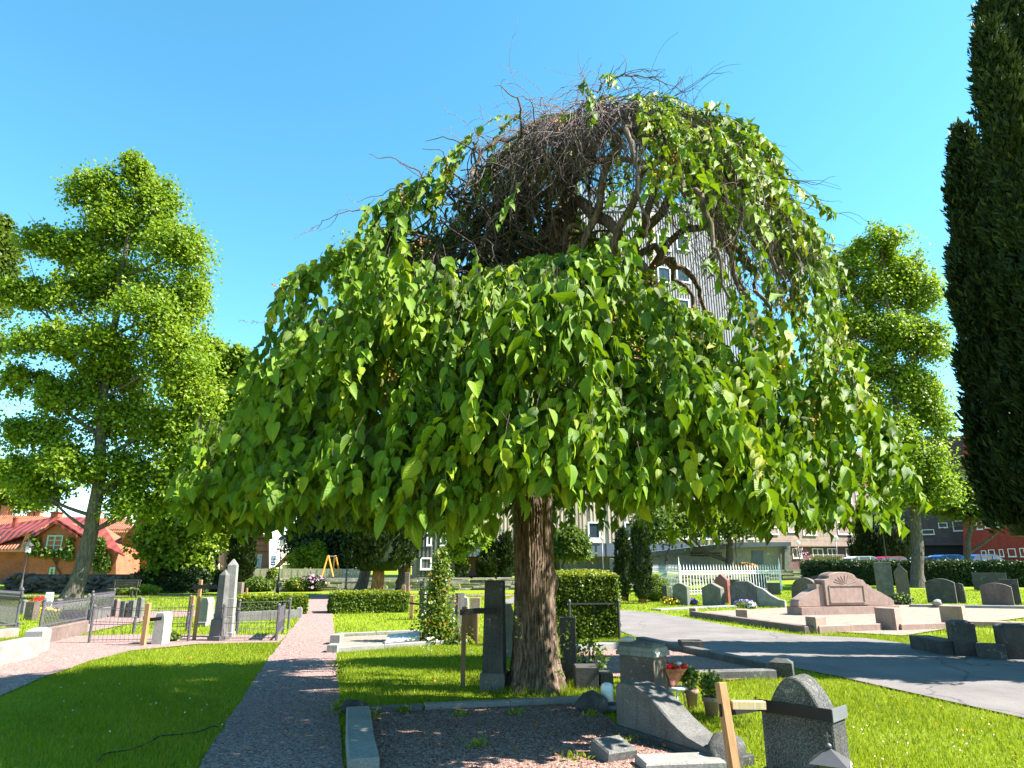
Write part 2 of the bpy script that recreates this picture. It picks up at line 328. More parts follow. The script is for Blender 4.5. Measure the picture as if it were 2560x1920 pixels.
def tubes_np(paths, radii, k=3):
    """list of (n,3) paths with (n,) radii -> one vertex and quad array"""
    V = []; Q = []; o = 0
    for p, r in zip(paths, radii):
        n = len(p); d = unit(np.gradient(p, axis=0)); ref = np.array([.37, .21, .9]); a = unit(np.cross(d, ref)); c = np.cross(d, a)
        q = np.arange(k) * 2 * np.pi / k
        ring = p[:, None, :] + r[:, None, None] * (np.cos(q)[None, :, None] * a[:, None, :] + np.sin(q)[None, :, None] * c[:, None, :])
        V.append(ring.reshape(-1, 3)); i = np.arange(n - 1)[:, None] * k; j = np.arange(k)[None]; l = (j + 1) % k
        Q.append(np.stack([i + j, i + k + j, i + k + l, i + l], -1).reshape(-1, 4) + o); o += n * k
    return np.concatenate(V), np.concatenate(Q)
def thing(name, label, cat, loc=(0, 0, 0), rz=0, group=None):
    o = bpy.data.objects.new(name, None); COL.objects.link(o); o.location = loc; o.rotation_euler = (0, 0, rz); o.empty_display_size = .2
    o['label'] = label; o['category'] = cat
    if group: o['group'] = group
    return o
def tag(o, label, cat, group=None):
    o['label'] = label; o['category'] = cat
    if group: o['group'] = group
    return o
def struct(o, label=None):
    o['kind'] = 'structure'
    if label: o['label'] = label
    return o
# ================================================================ the ground
def build_ground():
    xs = np.concatenate([np.linspace(-220, -30, 30), np.linspace(-28, 40, 120), np.linspace(42, 220, 30)])
    ys = np.concatenate([np.linspace(-30, 2, 12), np.linspace(2.5, 40, 90), np.linspace(40.4, 64, 100), np.linspace(65, 400, 60)])
    Xg, Yg = np.meshgrid(xs, ys); Zg = H(Xg, Yg)
    Zg = Zg + 0.006 * np.sin(Xg * 1.7 + Yg * .6) * np.sin(Yg * 1.3 - Xg * .4) * (Yg < 40) - .014
    nx, ny = len(xs), len(ys); v = np.stack([Xg, Yg, Zg], -1).reshape(-1, 3)
    i = np.arange(nx - 1)[None] + np.arange(ny - 1)[:, None] * nx
    q = np.stack([i, i + 1, i + nx + 1, i + nx], -1).reshape(-1, 4)
    struct(link('ground', npmesh('ground', v, q, m='lawn', smooth=True)), 'mown green churchyard lawn')
build_ground()
def sheet(name, pts, z, m, label=None, sub=.8):
    """flat sheet over a polygon of ground points, subdivided so that it follows the ground"""
    import bmesh
    bm = bmesh.new(); vs = [bm.verts.new((p[0], p[1], 0)) for p in pts]; f = bm.faces.new(vs); bm.normal_update(); bmesh.ops.triangulate(bm, faces=[f])
    for it in range(6):
        e = [e for e in bm.edges if e.calc_length() > sub * (1 + .06 * e.verts[0].co.y)]
        if not e: break
        bmesh.ops.subdivide_edges(bm, edges=e, cuts=1); bm.normal_update(); bmesh.ops.triangulate(bm, faces=bm.faces[:])
    for v in bm.verts: v.co.z = h(v.co.x, v.co.y) + z
    bm.normal_update(); bmesh.ops.reverse_faces(bm, faces=[f for f in bm.faces if f.normal.z < 0]); bm.normal_update()
    me = bpy.data.meshes.new(name); bm.to_mesh(me); bm.free(); me.materials.append(MATS[m]); o = link(name, me); struct(o, label); return o
def wob(pts, amp=.03, step=.35):
    """resample a line and make it a little uneven"""
    out = []
    for a, b in zip(pts[:-1], pts[1:]):
        a = Vector(a[:2]); b = Vector(b[:2]); n = max(1, int((b - a).length / step))
        for i in range(n):
            p = a.lerp(b, i / n); out.append((p.x + rng.normal(0, amp), p.y + rng.normal(0, amp)))
    out.append(tuple(Vector(pts[-1][:2]))); return out
def extend(a, b, y):
    a, b = Vector(a[:2]), Vector(b[:2]); k = (y - a.y) / (b.y - a.y); return (a.x + (b.x - a.x) * k, y)
pl = [G(492, 1920), G(656, 1669), G(763, 1527), G(776, 1490)]; pr = [G(858, 1920), G(843, 1665), G(831, 1527), G(827, 1488)]
LP = [extend(pl[1], pl[0], -4)] + pl; RP = [extend(pr[1], pr[0], -4)] + pr
PATH = wob(LP, .014) + wob(RP, .012)[::-1]
sheet('gravel_path', PATH, .004, 'gravel', 'pinkish gravel footpath between the lawns')
LG = wob([G(-420, 1925), G(0, 1742), G(85, 1702), G(230, 1653), G(330, 1627), G(500, 1610), G(696, 1607)], .02) + [tuple(G(p, q)[:2]) for p, q in ((718, 1588), (560, 1588), (330, 1587), (205, 1590), (60, 1600), (0, 1606), (-500, 1660))]
sheet('gravel_strip', LG, .008, 'gravel', 'pinkish gravel strip in front of the wire fence')
SG = [tuple(G(p, q)[:2]) for p, q in ((190, 1588), (400, 1545), (600, 1538), (735, 1536), (762, 1526), (400, 1527), (180, 1545))]
sheet('gravel_walk', SG, .012, 'gravel', 'narrow gravel walk beyond the wire fence')
CR = [(-40, 37.6), (-14, 38.2), (0, 38.6), (6, 36.8), (6.6, 39.2), (0, 41.4), (-14, 41), (-40, 40.4)]
sheet('cross_path', CR, .008, 'gravel', 'gravel cross path below the retaining wall')
ru = [G(1290, 1490), G(1400, 1506), G(1545, 1525), G(1640, 1533), G(1740, 1550), G(1860, 1572), G(1990, 1588), G(2160, 1596), G(2300, 1614), G(2560, 1642)]
rl = [G(1250, 1505), G(1350, 1520), G(1450, 1548), G(1550, 1578), G(1600, 1598), G(1710, 1628), G(1917, 1661), G(1984, 1671), G(2080, 1689), G(2560, 1797)]
ROAD = [tuple(p[:2]) for p in ru] + [(22, 6.5), (22, 2.2)] + [tuple(p[:2]) for p in rl[::-1]]
sheet('road', ROAD, .012, 'asphalt', 'grey asphalt lane curving through the churchyard')
GRAVE1 = [tuple(G(p, q)[:2]) for p, q in ((900, 1780), (1475, 1762), (1560, 1830), (1760, 1920), (1900, 2150), (960, 2150))]
sheet('gravel_bed', GRAVE1, .016, 'gravel_red', 'reddish gravel bed of the front grave')
GRAVE2 = [tuple(G(p, q)[:2]) for p, q in ((1440, 1628), (1600, 1614), (1760, 1640), (1928, 1680), (1930, 1692), (1830, 1702), (1700, 1697), (1440, 1692))]
sheet('gravel_bed', GRAVE2, .016, 'gravel_red', 'reddish gravel bed of the grave beside the lane')
GRAVE3 = [tuple(G(p, q)[:2]) for p, q in ((842, 1594), (1120, 1582), (1165, 1604), (842, 1626))]
sheet('sand_bed', GRAVE3, .016, 'sand', 'sandy bed of the grave with a fallen slab')
MON = [tuple(G(p, q)[:2]) for p, q in ((1725, 1532), (2035, 1578), (2260, 1590), (2450, 1560), (2560, 1545), (2700, 1535), (2600, 1515), (2250, 1512), (1960, 1520))]
sheet('sand_bed', MON, .016, 'sand', 'pale sandy bed around the pink monument')
NEARP = [tuple(G(p, q)[:2]) for p, q in ((2000, 1590), (2160, 1594), (2300, 1612), (2320, 1585), (2260, 1580), (2040, 1582))]
# ================================================================ weeping elm
TX, TY = 0.32, 9.75                 # trunk
AX, AY = 0.36, 9.15                 # foot of the crown's axis
def Pe(px, py, D): return P(px, py, D * 1.13)
def ax(z): return np.interp(z, [2.4, 3.4, 5.0, 6.7, 7.8, 8.5], [.34, .37, .62, 1.2, 1.55, 1.4])      # the crown leans to the sunny side
ELM = thing('weeping_elm', 'big weeping elm with a drooping dome of large leaves over a furrowed trunk', 'tree', (0, 0, 0))
def fbm(p, seed, sc, oct=4):
    """cheap smooth value noise on points (n,3)"""
    out = 0; a = 1; r = np.random.default_rng(seed)
    for o in range(oct):
        acc = 0
        for k in range(4):
            w = r.normal(0, 1, 3); w /= np.linalg.norm(w); acc = acc + np.sin(p @ w * sc * (1.0 + .37 * k) + r.uniform(0, 6.28))
        out = out + a * acc / 4; a *= .5; sc *= 2.07
    return out
def elm_trunk():
    nk, nz = 150, 170; zs = np.linspace(-.08, 3.1, nz); th = np.linspace(0, 2 * np.pi, nk, endpoint=False)
    T, Z = np.meshgrid(th, zs)
    base = .262 + .05 * np.exp(-np.clip(Z, 0, 9) * 1.1) + .11 * np.exp(-np.clip(Z, 0, 9) * 5.5) * (1 + .55 * np.sin(T * 5 + .6)) + .02 * np.sin(T * 3 + Z)
    base *= np.interp(Z, [0, 1.4, 2.4, 3.1], [1, .97, .98, 1.08])
    base += .075 * np.exp(-(((T - .25 + np.pi) % (2 * np.pi) - np.pi) / .35) ** 2 - ((Z - 1.38) / .13) ** 2)     # burr on the side
    base += .04 * np.exp(-(((T - 5.6 + np.pi) % (2 * np.pi) - np.pi) / .5) ** 2 - ((Z - .25) / .3) ** 2)
    q = np.stack([np.cos(T) * 1.0, np.sin(T) * 1.0, Z * .11], -1).reshape(-1, 3)
    warp = .16 * fbm(np.stack([np.cos(T), np.sin(T), Z * 1.6], -1).reshape(-1, 3), 5, 2.0, 3).reshape(T.shape)
    ph = T * 21 + warp * 21 + .8 * np.sin(Z * 3.1 + T * 2)
    ridge = np.abs(np.sin(ph)) ** .6 + .45 * np.abs(np.sin(ph * 1.9 + 4 * warp + Z * 2.3))
    cut = fbm(np.stack([np.cos(T) * 2, np.sin(T) * 2, Z * 3.2], -1).reshape(-1, 3), 9, 3.3, 3).reshape(T.shape)
    amp = .034 * (1 + .35 * cut) * (Z < 3.2)
    R = base + amp * (ridge - .8) + .008 * fbm(q * 3, 11, 6, 3).reshape(T.shape)
    v = np.stack([TX + R * np.cos(T) - .015 * Z, TY + R * np.sin(T), Z], -1).reshape(-1, 3)
    j = np.arange(nk)[None]; i = np.arange(nz - 1)[:, None] * nk; l = (j + 1) % nk
    link('trunk', npmesh('trunk', v, np.stack([i + j, i + l, i + nk + l, i + nk + j], -1).reshape(-1, 4), m='elm_bark', smooth=True), ELM)
elm_trunk()
def smooth_path(pts, n):
    pts = np.array([tuple(p) for p in pts], float); t = np.linspace(0, len(pts) - 1, n); i = np.clip(t.astype(int), 0, len(pts) - 2); f = (t - i)[:, None]
    p0 = pts[np.clip(i - 1, 0, None)]; p1 = pts[i]; p2 = pts[i + 1]; p3 = pts[np.clip(i + 2, None, len(pts) - 1)]
    return .5 * (2 * p1 + (p2 - p0) * f + (2 * p0 - 5 * p1 + 4 * p2 - p3) * f ** 2 + (3 * p1 - p0 - 3 * p2 + p3) * f ** 3)
MZ = np.array([8.4, 8.22, 7.8, 6.65, 4.9, 3.4, 2.5, 1.9]); MR = np.array([0, .95, 1.75, 2.7, 3.6, 4.0, 4.12, 4.1])      # outer dome
FZ = np.array([5.18, 5.08, 4.68, 3.86, 2.95, 2.0, 1.7]); FR = np.array([.8, 1.95, 2.7, 3.35, 3.95, 4.3, 4.32])                  # lower front tier
def rscale(az):
    """the crown is wider in front and on the sunny side"""
    return 1.05 - .03 * np.sin(az) - .26 * ss(.1, .6, -np.cos(az)) - .15 * ss(.35, .95, np.cos(az))
def azdir(az): return np.stack([np.sin(az), -np.cos(az), np.zeros_like(az)], -1)
limbs_p, limbs_r = [], []
def limb(pts, r0, r1, n=40, wig=.05, seed=0):
    p = smooth_path(pts, n); s = np.linspace(0, 1, n)[:, None]; w = np.stack([fbm(p, 31 + seed, 5.5, 3), fbm(p, 57 + seed, 5.5, 3), fbm(p, 83 + seed, 5.5, 3)], -1)
    p = p + wig * w * np.minimum(1, s * 6); rr = r0 + (r1 - r0) * np.linspace(0, 1, n) ** .8; rr = rr * (1 + .12 * np.sin(np.linspace(0, 17, n) + seed)); limbs_p.append(p); limbs_r.append(rr); return p
fork = np.array([TX - .04, TY, 2.75])
limb([fork + (0, 0, -.3), fork + (.1, 0, .7), Pe(1385, 640, 8.3), Pe(1400, 540, 8.3), Pe(1440, 430, 8.3), Pe(1500, 330, 8.3), Pe(1500, 262, 8.2)], .24, .06, 60, .10, 1)
limb([Pe(1400, 640, 8.3), Pe(1440, 505, 8.0), Pe(1480, 535, 7.6), Pe(1540, 575, 7.3), Pe(1580, 640, 7.1), Pe(1610, 668, 7.0), Pe(1640, 720, 6.9), Pe(1760, 860, 6.6)], .10, .04, 60, .03, 2)
limb([Pe(1410, 640, 7.6), Pe(1412, 590, 7.5), Pe(1428, 563, 7.5), Pe(1450, 572, 7.5), Pe(1452, 598, 7.5)], .035, .025, 30, .01, 3)
limb([Pe(1195, 640, 7.5), Pe(1215, 590, 7.5), Pe(1225, 550, 7.6), Pe(1245, 540, 7.6)], .04, .025, 24, .01, 4)
limb([Pe(1500, 330, 8.3), Pe(1560, 290, 8.0), Pe(1650, 320, 7.6), Pe(1720, 420, 7.3), Pe(1790, 560, 7.0), Pe(1850, 720, 6.8), Pe(1890, 840, 6.6)], .08, .018, 50, .07, 5)
limb([Pe(1480, 320, 8.3), Pe(1400, 300, 7.9), Pe(1300, 330, 7.5), Pe(1200, 400, 7.2), Pe(1150, 500, 7.0)], .06, .018, 50, .06, 6)
limb([Pe(1440, 430, 8.3), Pe(1350, 390, 8.1), Pe(1260, 410, 8.3), Pe(1180, 480, 8.7), Pe(1120, 620, 8.8), Pe(1050, 760, 8.7)], .08, .02, 50, .10, 7)
limb([Pe(1440, 430, 8.4), Pe(1530, 400, 8.8), Pe(1680, 440, 9.0), Pe(1780, 560, 9.0), Pe(1880, 760, 8.6)], .08, .02, 50, .08, 8)
for k in range(16):
    az = 2 * np.pi * (k + rng.uniform(-.3, .3)) / 16
    if 4.7 < az < 6.1: continue
    d = azdir(np.array([az]))[0]; zt = rng.uniform(4.6, 7.0); A = np.array([float(ax(zt)), AY, 0.]); rr = np.interp(-zt, -MZ, MR) * .8
    limb([fork + (0, 0, rng.uniform(-.2, .3)), fork + d * .6 + (0, 0, 1.0), A + d * rr * .6 + (0, 0, zt + .2), A + d * rr + (0, 0, zt), A + d * rr * 1.15 + (0, 0, zt - .8), A + d * rr * 1.22 + (0, 0, max(2.2, zt - 1.7))], rng.uniform(.07, .12), .015, 44, .13, 20 + k)
V, Q = tubes_np(limbs_p, limbs_r, 9); link('limbs', npmesh('limbs', V, Q, m='elm_bark', smooth=True), ELM)
# ---- weeping shoots with leaves set alternately on either side
def gap(az, z):
    """how much of the outer dome is missing: the front window and the thin sunny shoulder"""
    a = (az + np.pi) % (2 * np.pi) - np.pi
    win = ss(-1.3, -1.0, a) * (1 - ss(.05, .5, a)) * ss(4.3, 4.9, z) * .985 * (1 - .1 * ss(8.2, 8.8, z))
    sun = ss(-.1, .2, a) * (1 - ss(1.5, 2.1, a)) * ss(3.9, 4.9, z) * (.965 - .62 * ss(.85, 1.2, a) - .3 * ss(.5, .9, a) * ss(6.8, 7.6, z))
    back = np.where(a > 0, ss(1.75, 2.1, a) * ss(4.0, 4.7, z) * .96, ss(2.2, 2.8, -a) * ss(6.2, 7.0, z) * .8)
    return np.maximum(np.maximum(win, sun), back)
SH_P, SH_R = [], []; LPOS, LDIR, LNRM, LSIZ, LRND = [], [], [], [], []
def shoot(az, r, z, tang, n_steps, step, inset, leafy=1.0, size=1.0, bright=0.0):
    d = np.array([np.sin(az), -np.cos(az), 0.]); side = np.array([np.cos(az), np.sin(az), 0.])
    p = np.array([float(ax(z)), AY, 0.]) + d * r + np.array([0, 0, z]); yaw = rng.normal(0, .35); pts = [p]; droop = rng.uniform(.035, .11)
    t = tang[0] * d + tang[1] * np.array([0, 0, 1.]) + side * yaw; t = t / np.linalg.norm(t); t = t + np.array([0, 0, rng.uniform(.0, .2)]); t /= np.linalg.norm(t)
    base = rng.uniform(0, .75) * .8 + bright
    for i in range(n_steps):
        t = t + np.array([0, 0, -droop]) + rng.normal(0, .05, 3); t /= np.linalg.norm(t); p = p + t * step; pts.append(p)
        if p[2] < 2.16 + .10 * math.sin(az * 5) + .10 * math.sin(az * 13 + 2) + rng.normal(0, .04): break
        if rng.random() < leafy * (.35 + .65 * min(1, i / 3)):
            sgn = 1 if i % 2 else -1; s2 = np.cross(t, d + np.array([0, 0, .6])); s2 /= np.linalg.norm(s2)
            ld = t * .55 + s2 * sgn * rng.uniform(.35, .85) + np.array([0, 0, -rng.uniform(.05, .6)]) + rng.normal(0, .25, 3) + d * .12
            nr = d * rng.uniform(.1, .8) + np.array([0, 0, rng.uniform(.45, 1.1)]) + rng.normal(0, .42, 3) + s2 * sgn * .45 + np.array([.22, 0, 0])
            LPOS.append(p + rng.normal(0, .008, 3)); LDIR.append(ld); LNRM.append(nr); LSIZ.append(size * np.clip(rng.lognormal(-2.2, .28), .055, .18) * (1.0 - .28 * (i > n_steps - 3)))
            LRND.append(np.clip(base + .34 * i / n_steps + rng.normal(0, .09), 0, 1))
    pts = np.array(pts)
    if len(pts) > 2: SH_P.append(pts[::4] if len(pts) > 12 else pts[::2] if len(pts) > 5 else pts); SH_R.append(np.linspace(.0045, .0016, len(SH_P[-1])))
def profile(az, u, tier):
    Zs, Rs = (MZ, MR) if tier == 0 else (FZ, FR); L = np.concatenate([[0], np.cumsum(np.hypot(np.diff(Zs), np.diff(Rs)))]); L /= L[-1]
    z = np.interp(u, L, Zs); r = np.interp(u, L, Rs); e = .02; tz = np.interp(u + e, L, Zs) - np.interp(u - e, L, Zs); tr = np.interp(u + e, L, Rs) - np.interp(u - e, L, Rs)
    n = math.hypot(tz, tr) or 1; return r * float(rscale(az)), z, (tr / n, tz / n)
def lump(az, u, k): return .15 * math.sin(az * 4 + k) * math.sin(u * 9 + az * 2) + .11 * math.sin(az * 11 + u * 14 + k) * math.sin(u * 23 - az * 5)
def clusters(n, az0, az1, tier, per, power=.8):
    """shoots come in hanging clumps, some standing proud and some set back"""
    for it in range(n):
        ca = rng.uniform(az0, az1); cu = rng.random() ** power * .95; out = rng.normal(-.14, .17); up_ = rng.normal(0, .17) if not (tier and cu < .3) else -abs(rng.normal(0, .1)); br = rng.normal(0, .08); wa = rng.uniform(.035, .085); sz = rng.uniform(.95, 1.3)
        for k in range(int(rng.integers(*per))):
            az = ca + rng.normal(0, wa); u = float(np.clip(cu + rng.normal(0, .03), .01, .97)); r, z, tg = profile(az, u, tier)
            if tier == 0:
                if rng.random() < float(gap(np.array(az), np.array(z))): continue
                am = (az + np.pi) % (2 * np.pi) - np.pi
                if abs(am) > 2.3 and rng.random() < .4: continue
                if 1.45 < am < 2.9 and rng.random() < .62: continue
            else: z += .14 * math.sin(az * 3.1 + 1.2) - 1.15 * max(0, az - .3) - .10 * (az < -.6)
            inn = abs(rng.normal(0, .035)); shoot(az, max(.1, r * (1 - inn) + out + .9 * lump(az, u, 1)), z + up_ + lump(az, u, 2.3), tg, int(rng.integers(10, 25) * (.8 if z < 3 else 1)), .047, inn, .96, sz, br)
clusters(290, -np.pi, np.pi, 0, (9, 16)); clusters(175, -1.45, 1.35, 1, (9, 16), .75)
for it in range(1500):                                         # a thinner inner layer, its darker tone painting shade into the gaps
    tier = int(rng.random() < .42); az = rng.uniform(-1.45, 1.35) if tier else rng.uniform(-np.pi, np.pi); u = rng.random() ** .8 * .95; r, z, tg = profile(az, u, tier)
    if not tier and rng.random() < float(gap(np.array(az), np.array(z))): continue
    if tier: z -= 1.15 * max(0, az - .3)
    elif 1.45 < az < 2.9 and rng.random() < .8: continue
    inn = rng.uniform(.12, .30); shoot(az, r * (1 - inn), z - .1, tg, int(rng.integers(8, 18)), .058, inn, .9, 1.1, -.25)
for it in range(150):                                          # thin leafy strands on the bare shoulder
    az = rng.choice([.28, .36, .7, .95, 1.2]) + rng.normal(0, .06); u = rng.uniform(.12, .5); r, z, tg = profile(az, u, 0)
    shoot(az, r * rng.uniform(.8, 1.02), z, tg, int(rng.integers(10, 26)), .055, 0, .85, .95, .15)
for it in range(60):                                           # leaves along the very top
    az = rng.uniform(0, np.pi); u = rng.uniform(.02, .16); r, z, tg = profile(az, u, 0); shoot(az, r, z - .05, tg, 9, .05, 0, .8, .8, .1)
for it in range(420):                                          # leaves at the back of the hollow, shade put into their dark tone
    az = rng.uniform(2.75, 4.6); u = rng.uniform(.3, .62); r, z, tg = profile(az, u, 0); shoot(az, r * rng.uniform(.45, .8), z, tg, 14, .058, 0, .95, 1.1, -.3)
spike = Pe(1930, 430, 7.2)                                      # the strand that sticks out on the sunny side
for q in range(9):
    s0 = Pe(1880 + q * 14, 370 + q * 18, 7.2); ex = rng.uniform(-90, 0) if q else 0; pth = smooth_path([s0, Pe(1960 + 4 * q + ex * .5, 440 + q * 9, 7.1 + .05 * q), Pe(2035 + ex, 495 + 7 * q, 7.0), Pe(2080 + ex, 528 + 8 * q, 7.0)], 22); SH_P.append(pth[::2]); SH_R.append(np.linspace(.005, .002, 11))
    for i in range(1, 22):
        LPOS.append(pth[i]); LDIR.append(np.array([.35 + rng.normal(0, .3), rng.normal(0, .4), -.7])); LNRM.append(np.array([.4, -.5, .6]) + rng.normal(0, .3, 3)); LSIZ.append(rng.uniform(.09, .16)); LRND.append(rng.uniform(.5, 1))
LPOS = np.array(LPOS); LDIR = np.array(LDIR); LNRM = np.array(LNRM); LSIZ = np.array(LSIZ); LRND = np.array(LRND)
def elm_leaf(fold, curl, lod=0):
    """an ovate leaf, lopsided at the base, folded along its midrib and arched"""
    ys, wl, wr = (np.array([0, .2, .48, .78, 1.0]), np.array([.04, .28, .325, .2, .0]), np.array([.02, .24, .33, .21, .0])) if not lod else (np.array([0, .45, 1.0]), np.array([.1, .35, 0]), np.array([.08, .36, 0]))
    vs, uv = [], []
    for y, a, b in zip(ys, wl, wr):
        zc = -curl * y * y
        for x in (-a, 0, b): vs.append((x, y, zc + fold * abs(x) - .12 * abs(x) ** 2)); uv.append((.5 + x, y))
    f = []
    for i in range(len(ys) - 1):
        for j in (0, 1): f.append((i * 3 + j, i * 3 + j + 1, i * 3 + j + 4, i * 3 + j + 3))
    return np.array(vs), np.array(f), np.array(uv)
def leaves(idx, var, lod=0):
    bv, bf, uv = elm_leaf(*var, lod); X, Y, Z = frames(LDIR[idx], LNRM[idx]); v, q = instance_np(bv, bf, LPOS[idx], X, Y, Z, LSIZ[idx]); return v, q, np.repeat(LRND[idx], len(bv)), np.tile(uv, (len(idx), 1))
VAR = [(.35, .35), (.6, .5), (.2, .75), (.75, .3)]
# the 300 leaves nearest the camera are leaves one could pick: objects of their own
camp = np.array([0, 0, EYE]); front = np.argsort(np.linalg.norm(LPOS - camp, axis=1))[:300]; isf = np.zeros(len(LPOS), bool); isf[front] = True
rest = np.where(~isf)[0]; V, Q, R_, U = [], [], [], []; o = 0
far = np.linalg.norm(LPOS[rest] - camp, axis=1) > 8.0
for k in range(8):
    a, b_, c, d = leaves(rest[far][k // 2::4] if k % 2 else rest[~far][k // 2::4], VAR[k // 2], k % 2); V.append(a); Q.append(b_ + o); R_.append(c); U.append(d); o += len(a)
cr = link('crown', npmesh('crown', np.concatenate(V), np.concatenate(Q), m='elm_leaf', rnd=np.concatenate(R_), uv=np.concatenate(U), smooth=True), ELM, kind='stuff')
LM = []
for k in range(8):
    bv, bf, uv = elm_leaf(*VAR[k % 4]); LM.append(npmesh('leaf', bv, bf, m='elm_leaf', rnd=np.full(len(bv), .25 + .09 * k), uv=uv, smooth=True))
X, Y, Z = frames(LDIR[front], LNRM[front])
for i, k in enumerate(front):
    o_ = link('leaf', LM[i % 8], ELM); s_ = LSIZ[k]
    o_.matrix_local = Matrix([[X[i, r] * s_, Y[i, r] * s_, Z[i, r] * s_, LPOS[k, r]] for r in range(3)] + [[0, 0, 0, 1]])
V, Q = tubes_np(SH_P, SH_R, 3); link('shoots', npmesh('shoots', V, Q, m='twig_dark'), cr, kind='stuff')
# ---- bare contorted twigs of the open top
tw_p, tw_r = [], []
def bare(az, u, tier, n, step, r0, drop=.05, jit=.16, inn=0, tilt=0.0):
    r, z, tg = profile(az, u, tier); d = np.array([np.sin(az), -np.cos(az), 0.]); side = np.array([np.cos(az), np.sin(az), 0.]); p = np.array([float(ax(z)), AY, 0]) + d * r * (1 - inn) + np.array([0, 0, z - inn * .6])
    t = tg[0] * d + tg[1] * np.array([0, 0, 1]) + side * (rng.normal(0, .35) + tilt) + np.array([0, 0, -.1]); t /= np.linalg.norm(t); pts = [p]; kink = rng.normal(0, jit, 3)
    for i in range(n):
        if i % 3 == 0: kink = rng.normal(0, jit, 3)
        t = t + kink * .8 + np.array([0, 0, -drop]); t /= np.linalg.norm(t); p = p + t * step; pts.append(p)
        if i > 4 and rng.random() < .10 and n > 8:
            q = p.copy(); t2 = t + rng.normal(0, .45, 3); sub = [q]
            for j in range(int(n * .4)): t2 = t2 + rng.normal(0, jit, 3) + np.array([0, 0, -drop]); t2 /= np.linalg.norm(t2); q = q + t2 * step * .8; sub.append(q)
            if len(sub) > 2: tw_p.append(np.array(sub)); tw_r.append(np.linspace(r0 * .5, .0015, len(sub)))
    tw_p.append(np.array(pts)); tw_r.append(np.linspace(r0, .002, len(pts)))
for i in range(80): bare(rng.uniform(-1.3, 1.1), rng.uniform(.06, .24), 0, int(rng.integers(14, 22)), .09, rng.uniform(.013, .024), .16, .17, rng.uniform(.1, .26), rng.normal(0, .3))
for i in range(400): bare(rng.uniform(-1.25, .3), rng.uniform(.04, .28) , 0, int(rng.integers(10, 24)), .08, rng.uniform(.004, .011), .12, .19, rng.uniform(.08, .30), -.2)
for i in range(150): bare(rng.uniform(-1.0, .3), rng.uniform(.2, .42), 0, int(rng.integers(8, 18)), .07, rng.uniform(.003, .008), .07, .24, rng.uniform(0, .35))
for i in range(420): bare(rng.uniform(.35, 1.25), rng.uniform(.08, .5), 0, int(rng.integers(12, 24)), .08, rng.uniform(.004, .010), .075, .14, rng.uniform(.03, .3), .1)
for i in range(120): bare(rng.uniform(1.2, 4.9), rng.uniform(.02, .4), 0, 12, .08, .006, .13, .18, .2)
tg_p, tg_r = [], []
for i in range(620):                                           # tangle inside the open top, dark twig colour standing in for deep shade
    az = rng.uniform(0, 6.28); r = 2.2 * rng.random() ** .6; z = rng.uniform(4.9, 7.4); p = np.array([float(ax(z)) - 1.15 + .62 * r * math.sin(az), AY + .1 - .7 * r * math.cos(az), z]); t = unit(rng.normal(0, 1, 3)); pts = [p]
    for j in range(int(rng.integers(8, 20))): t = unit(t + rng.normal(0, .33, 3) + np.array([0, 0, -.04])); p = p + t * .085; pts.append(p)
    tg_p.append(np.array(pts)); tg_r.append(np.linspace(rng.uniform(.008, .028), .004, len(pts)))
def sprig(pts, r0, nsub=9, seed=0):
    p = smooth_path(pts, 26); p = p + .012 * rng.normal(0, 1, p.shape); tw_p.append(p); tw_r.append(np.linspace(r0, .003, 26)); L = np.linalg.norm(p[-1] - p[0])
    for k in range(nsub):
        i = int(rng.integers(6, 24)); t = unit(p[min(i + 2, 25)] - p[i - 2]) + rng.normal(0, .5, 3); q = p[i]; s_ = [q]
        for j in range(8): t = unit(t + rng.normal(0, .22, 3)); q = q + t * L * .035; s_.append(q)
        tw_p.append(np.array(s_)); tw_r.append(np.linspace(r0 * .4, .0018, 9))
sprig([Pe(1493, 232, 8.0), Pe(1512, 203, 8.0), Pe(1560, 188, 8.0), Pe(1600, 190, 8.0), Pe(1660, 205, 8.0), Pe(1715, 232, 8.0)], .022, 16)
sprig([Pe(1560, 188, 8.0), Pe(1600, 178, 8.0), Pe(1660, 172, 8.0)], .009, 4); sprig([Pe(1490, 228, 8.0), Pe(1450, 222, 7.9), Pe(1400, 240, 7.8), Pe(1310, 275, 7.6)], .012, 12)
sprig([Pe(1440, 250, 7.9), Pe(1455, 200, 7.9), Pe(1452, 180, 7.9), Pe(1478, 140, 7.9)], .007, 3); sprig([Pe(1470, 240, 8), Pe(1490, 200, 8), Pe(1504, 155, 8)], .006, 2)
sprig([Pe(1012, 533, 7.2), Pe(960, 530, 7.2), Pe(930, 527, 7.2), Pe(860, 530, 7.2), Pe(800, 560, 7.2), Pe(765, 572, 7.2)], .014, 6)
sprig([Pe(690, 800, 6.2), Pe(650, 805, 6.2), Pe(600, 800, 6.2)], .004, 1); sprig([Pe(2150, 1010, 6), Pe(2120, 900, 6.2), Pe(2080, 860, 6.2)], .006, 4)
for k in range(14):
    a = (2060 + rng.uniform(-150, 90), 700 + rng.uniform(-130, 330)); sprig([Pe(a[0] - 60, a[1] - 30, 6.6), Pe(a[0], a[1], 6.6), Pe(a[0] + 50, a[1] + 25 + rng.uniform(-30, 30), 6.6)], .004, 2)
V, Q = tubes_np(tw_p, tw_r, 3); link('bare_twigs', npmesh('bare_twigs', V, Q, m='twig'), ELM, kind='stuff')
V, Q = tubes_np(tg_p, tg_r, 3); link('inner_tangle', npmesh('inner_tangle', V, Q, m='twig_dark'), ELM, kind='stuff')
